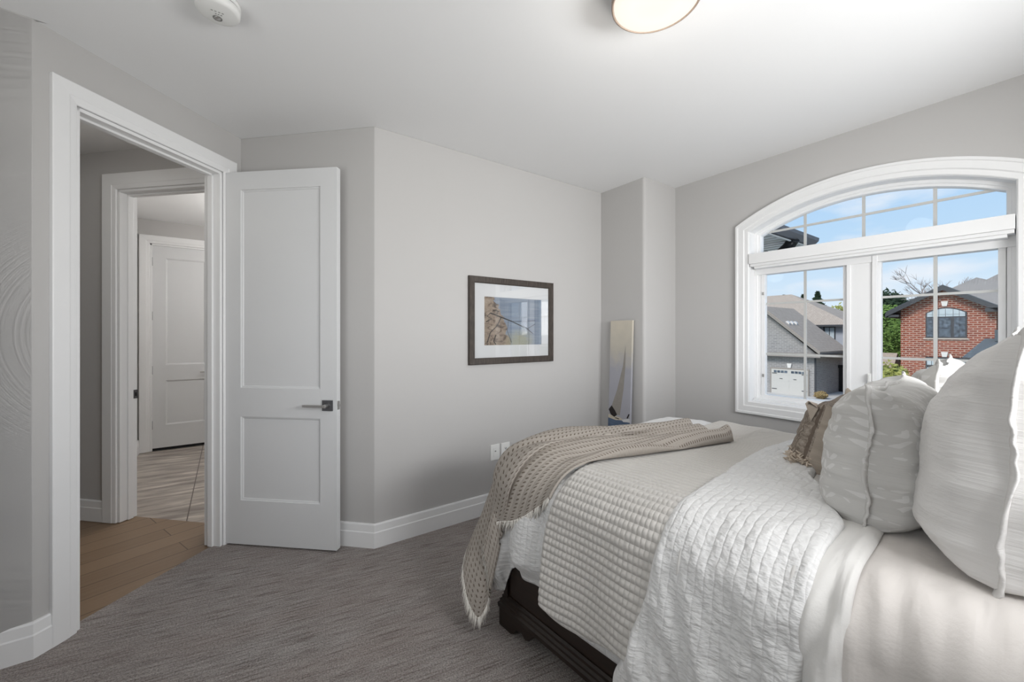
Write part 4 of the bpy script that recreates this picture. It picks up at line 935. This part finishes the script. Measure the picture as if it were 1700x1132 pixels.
hip(38.0, 50, -1.0, 7.6, 2.85, (42, 4.12), (46, 4.12), 5.30, 'rear_roof'); hip(40.5, 56, -9.0, 6.2, 3.3, (46, .6), (50, .6), 7.6, 'main_roof')
b = MB(); P_ = [(34.6, 3.95, .05), (34.6, -1.5, .05), (36, -1.5, 1.15), (36, 3.2, 1.15), (36, 3.95, .05)]
b.poly([P_[0], P_[3], P_[2], P_[1]]); b.poly([P_[0], P_[4], P_[3]]); b.poly([(34.6, 3.95, .05), (34.6, -1.5, .05), (36, -1.5, .05), (36, 3.95, .05)]); rpart(b, 'porch_roof', M['slate_shingle'])
b = MB(); b.box((35.7, 2.55, 1.0), (36.0, 2.82, 1.65)); rpart(b, 'porch_flashing', M['slate_shingle'])
b = MB(); b.box((34.45, -1.5, -.14), (34.6, 3.95, .06)); rpart(b, 'porch_gutter', M['fascia_dark'])
b = MB(); b.box((35.0, -1.5, GZ), (36.0, 3.55, .03)); rpart(b, 'porch_wall', M['red_brick'])

# trees and shrubs
def foliage(b, c, r, n, size, rnd, cone=False, inner=.86):
    c = Vector(c); r = Vector(r)
    # dense core
    k = 14; rings = []
    for i in range(k + 1):
        a = -PI / 2 + PI * i / k; rr = math.cos(a); zz = math.sin(a)
        if cone: rr = max(.02, (1 - i / k) ** .9) * .8 if i else .3; zz = -1 + 2 * i / k
        rings.append([c + Vector((r.x * rr * math.cos(t) * inner * (1 + .16 * noise.noise(Vector((t * 2, a * 3, c.x)))), r.y * rr * math.sin(t) * inner * (1 + .16 * noise.noise(Vector((t * 2, a * 3, c.x)))), r.z * zz * inner)) for t in [2 * PI * j / 18 for j in range(18)]])
    b.loft(rings)
    for i in range(n):
        t = rnd.uniform(0, 2 * PI); z = rnd.uniform(-1, 1)
        if cone: rr = (1 - (z + 1) / 2) ** .9 * (1 + .18 * math.sin(z * 22)); f = rnd.uniform(.7, 1.06)
        else: rr = math.sqrt(max(0, 1 - z * z)); f = rnd.uniform(.82, 1.08) * (1 + .14 * noise.noise(Vector((t * 1.5, z * 2.5, c.x))))
        p = c + Vector((r.x * rr * f * math.cos(t), r.y * rr * f * math.sin(t), r.z * z * (f if not cone else 1)))
        u = Vector((rnd.gauss(0, 1), rnd.gauss(0, 1), rnd.gauss(0, .7))).normalized(); w = u.orthogonal().normalized(); s_ = size * rnd.uniform(.6, 1.3)
        b.poly([p - u * s_, p - w * s_ * .45, p + u * s_, p + w * s_ * .45])
def tree(name, label, cat, lat, dep, ztop, zbot, r, mat, n=1500, size=.14, cone=False, seed=0, clumps=1, bark='bark', group=None):
    rnd = random.Random(seed); base = CM @ Vector((lat, dep, GZ)); o = empty(name, label, cat, base, 0, group)
    b = MB(); h = ztop - zbot; zc = (ztop + zbot) / 2 - GZ
    foliage(b, (0, 0, zc), (r, r, h / 2), n, size, rnd, cone)
    for i in range(clumps - 1):
        a = rnd.uniform(0, 2 * PI); foliage(b, (r * .6 * math.cos(a), r * .6 * math.sin(a), zc + rnd.uniform(-.35, .3) * h), (r * .5, r * .5, h * .24), n // 3, size, rnd)
    b.build('foliage', M[mat], o)
    b = MB(); b.tube([(0, 0, 0), (.03, .02, zc * .5), (0, 0, zc)], [.06 * r + .05, .05 * r + .04, .03], 8); b.build('trunk', M[bark], o)
    return o
def tree2(x, y): v = CM.inverted() @ Vector((x, y, 0)); return v.x, v.y
tree('leafy_tree', 'dense bright green tree left of the red brick house', 'tree', *tree2(50, 10.4), 3.9, -2.0, 2.3, 'leaf_green', 4200, .17, seed=1, clumps=5)
tree('evergreen_tree', 'dark evergreen crown rising over the bright green tree', 'tree', *tree2(64, 13.2), 6.4, .5, 2.3, 'leaf_dark', 1800, .28, seed=2, clumps=4)
tree('autumn_shrub', 'yellow-green shrub beside the window mullion, below the bright green tree', 'shrub', *tree2(25.0, 5.35), .10, -2.8, .85, 'leaf_yellow', 1100, .10, seed=3, clumps=4)
tree('climbing_shrub', 'tan autumn-leaved shrub in front of the porch of the brick house', 'shrub', *tree2(33.3, 3.2), -.25, -2.4, .8, 'leaf_autumn', 800, .10, seed=4, clumps=4)
tree('spruce_tree', 'pointed spruce behind the brown roof, right of the grille bar', 'tree', *tree2(76, 23.95), 8.1, 1.5, 2.1, 'leaf_dark', 1300, .32, cone=True, seed=5, group='spruces behind the brown roof')
tree('spruce_tree', 'narrow spruce top behind the brown roof, left of the grille bar', 'tree', *tree2(68, 23.2), 7.1, 1.5, 1.4, 'leaf_dark', 800, .26, cone=True, seed=6, group='spruces behind the brown roof')
tree('spruce_tree', 'small dark treetop just showing at the peak of the brown roof', 'tree', *tree2(66, 24.9), 7.1, 1.0, 1.5, 'leaf_dark', 800, .26, cone=True, seed=7, group='spruces behind the brown roof')
tree('roadside_tree', 'olive green treetop beyond the low end of the brown roof', 'tree', *tree2(64, 17.6), 5.0, -1.0, 2.4, 'leaf_yellow', 1400, .28, seed=8, clumps=4)
tree('garden_shrub', 'low orange-brown shrub at the corner of the grey garage', 'shrub', *tree2(35.2, 10.9), -2.75, -3.3, .40, 'leaf_autumn', 260, .08, seed=9)
# bare tree behind the brick gable
def bare_tree(label, lat, dep, ztop, seed, spread):
    rnd = random.Random(seed); o = empty('bare_tree', label, 'tree', CM @ Vector((lat, dep, GZ)), 0); b = MB()
    def grow(p, d, L, r, k):
        q = p + d * L; b.tube([p, (p + q) / 2 + Vector((rnd.uniform(-1, 1), 0, rnd.uniform(-1, 1))) * L * .06, q], [r, r * .85, r * .65], 5)
        if k == 0: return
        for i in range(3 if k > 1 else 4):
            nd = (d + Vector((rnd.uniform(-1, 1) * spread, rnd.uniform(-1, 1) * spread, rnd.uniform(-.3, .5)))).normalized(); grow(q, nd, L * rnd.uniform(.55, .8), r * .6, k - 1)
    H_ = ztop - GZ; grow(Vector((0, 0, 0)), Vector((0, 0, 1)), H_ * .38, .16, 5); b.build('branches', M['bark_grey'], o)
bare_tree('bare grey tree branching behind the red brick gable', *tree2(58, 7.9), 7.1, 5, .75)
# fence and shed between the houses
fo = empty('garden_fence', 'brown wooden fence beside the red brick house', 'fence', (38, 9.35, GZ), -PI / 2)
b = MB()
for i in range(14): b.box((i * .16, 0, .05), (i * .16 + .05, .03, 2.2))
b.box((0, -.01, 2.05), (2.3, .05, 2.15)); b.box((0, -.01, .3), (2.3, .05, .4)); b.build('slat_panel', M['fence_wood'], fo)
for x in (.1, 1.2, 2.25): b = MB(); b.box((x, -.03, 0), (x + .1, .07, 2.35)); b.build('post', M['fence_wood'], fo)
so = empty('garden_shed', 'low shed with a brown shingle roof behind the wooden fence', 'shed', (42.5, 10.3, GZ), -PI / 2)
b = MB(); b.box((-1.2, 0, 0), (1.6, 2, 2.1)); b.build('shed_wall', M['fence_wood'], so)
b = MB(); b.extr([(-1.5, -.3, 1.95), (-1.5, 1.0, 3.2), (-1.5, 2.3, 1.95)], (3.4, 0, 0)); b.build('shed_roof', M['brown_shingle'], so)
# street lamp head peeping past the mullion
sl = empty('street_lamp', 'small dark street lamp head beside the window mullion, above the brown roof', 'street lamp', CM @ Vector((21.6, 25.5, GZ)), HEAD - PI / 2)
b = MB(); b.tube([(0, 0, 0), (0, 0, 7.4), (-.15, 0, 7.6), (-.3, 0, 7.65)], .05, 8); b.build('pole', M['fascia_dark'], sl)
b = MB(); b.box((-.55, -.08, 7.60), (-.25, .08, 7.70)); b.build('lamp_head', M['fascia_dark'], sl, bevel=.02)

# own eave and downspout outside the arch
ev = empty('roof_eave', 'dark slatted roof overhang seen through the left end of the arched pane', 'roof overhang', (3.7, 1.6, 2.30), 0)
b = MB(); b.box((-.05, .02, .012), (1.16, 1.0, .02)); b.build('soffit_backing', M['fascia_dark'], ev)
b = MB()
for i in range(11): b.box((-.05 + i * .11, .02, -.01), (.030 + i * .11, .36, .008))
for i in range(6): b.box((-.05, .39 + i * .10, -.01), (1.16, .462 + i * .10, .008))
b.build('soffit', M['soffit_metal'], ev)
b = MB(); b.box((-.05, 0, -.012), (1.16, .02, .06)); b.box((1.14, 0, -.012), (1.16, 1.0, .06)); b.build('fascia', M['fascia_dark'], ev)
b = MB(); b.loft([[(x, y, z) for y, z in ((0, -.01), (-.03, -.008), (-.07, .03), (-.075, .06), (-.068, .06), (-.06, .03), (-.03, .005), (0, .005))] for x in (-.05, 1.19)]); b.build('gutter', M['gutter_grey'], ev)
b = MB(); b.box((-.05, -.012, -.028), (1.17, .004, -.018)); b.build('drip_edge', M['stone_white'], ev)
b = MB(); b.extr([(-.05, -.05, .06), (-.05, 1.2, .06), (-.05, 1.2, .70)], (1.24, 0, 0)); b.build('roof_shingles', M['slate_shingle'], ev)
b = MB(); b.tube([(.72, -.02, .0), (.74, .03, -.06), (.76, .10, -.11), (.76, .19, -.15), (.72, .30, -.17), (.62, .45, -.18), (.50, .7, -.18)], .052, 10); b.build('downspout', M['spout_black'], ev)
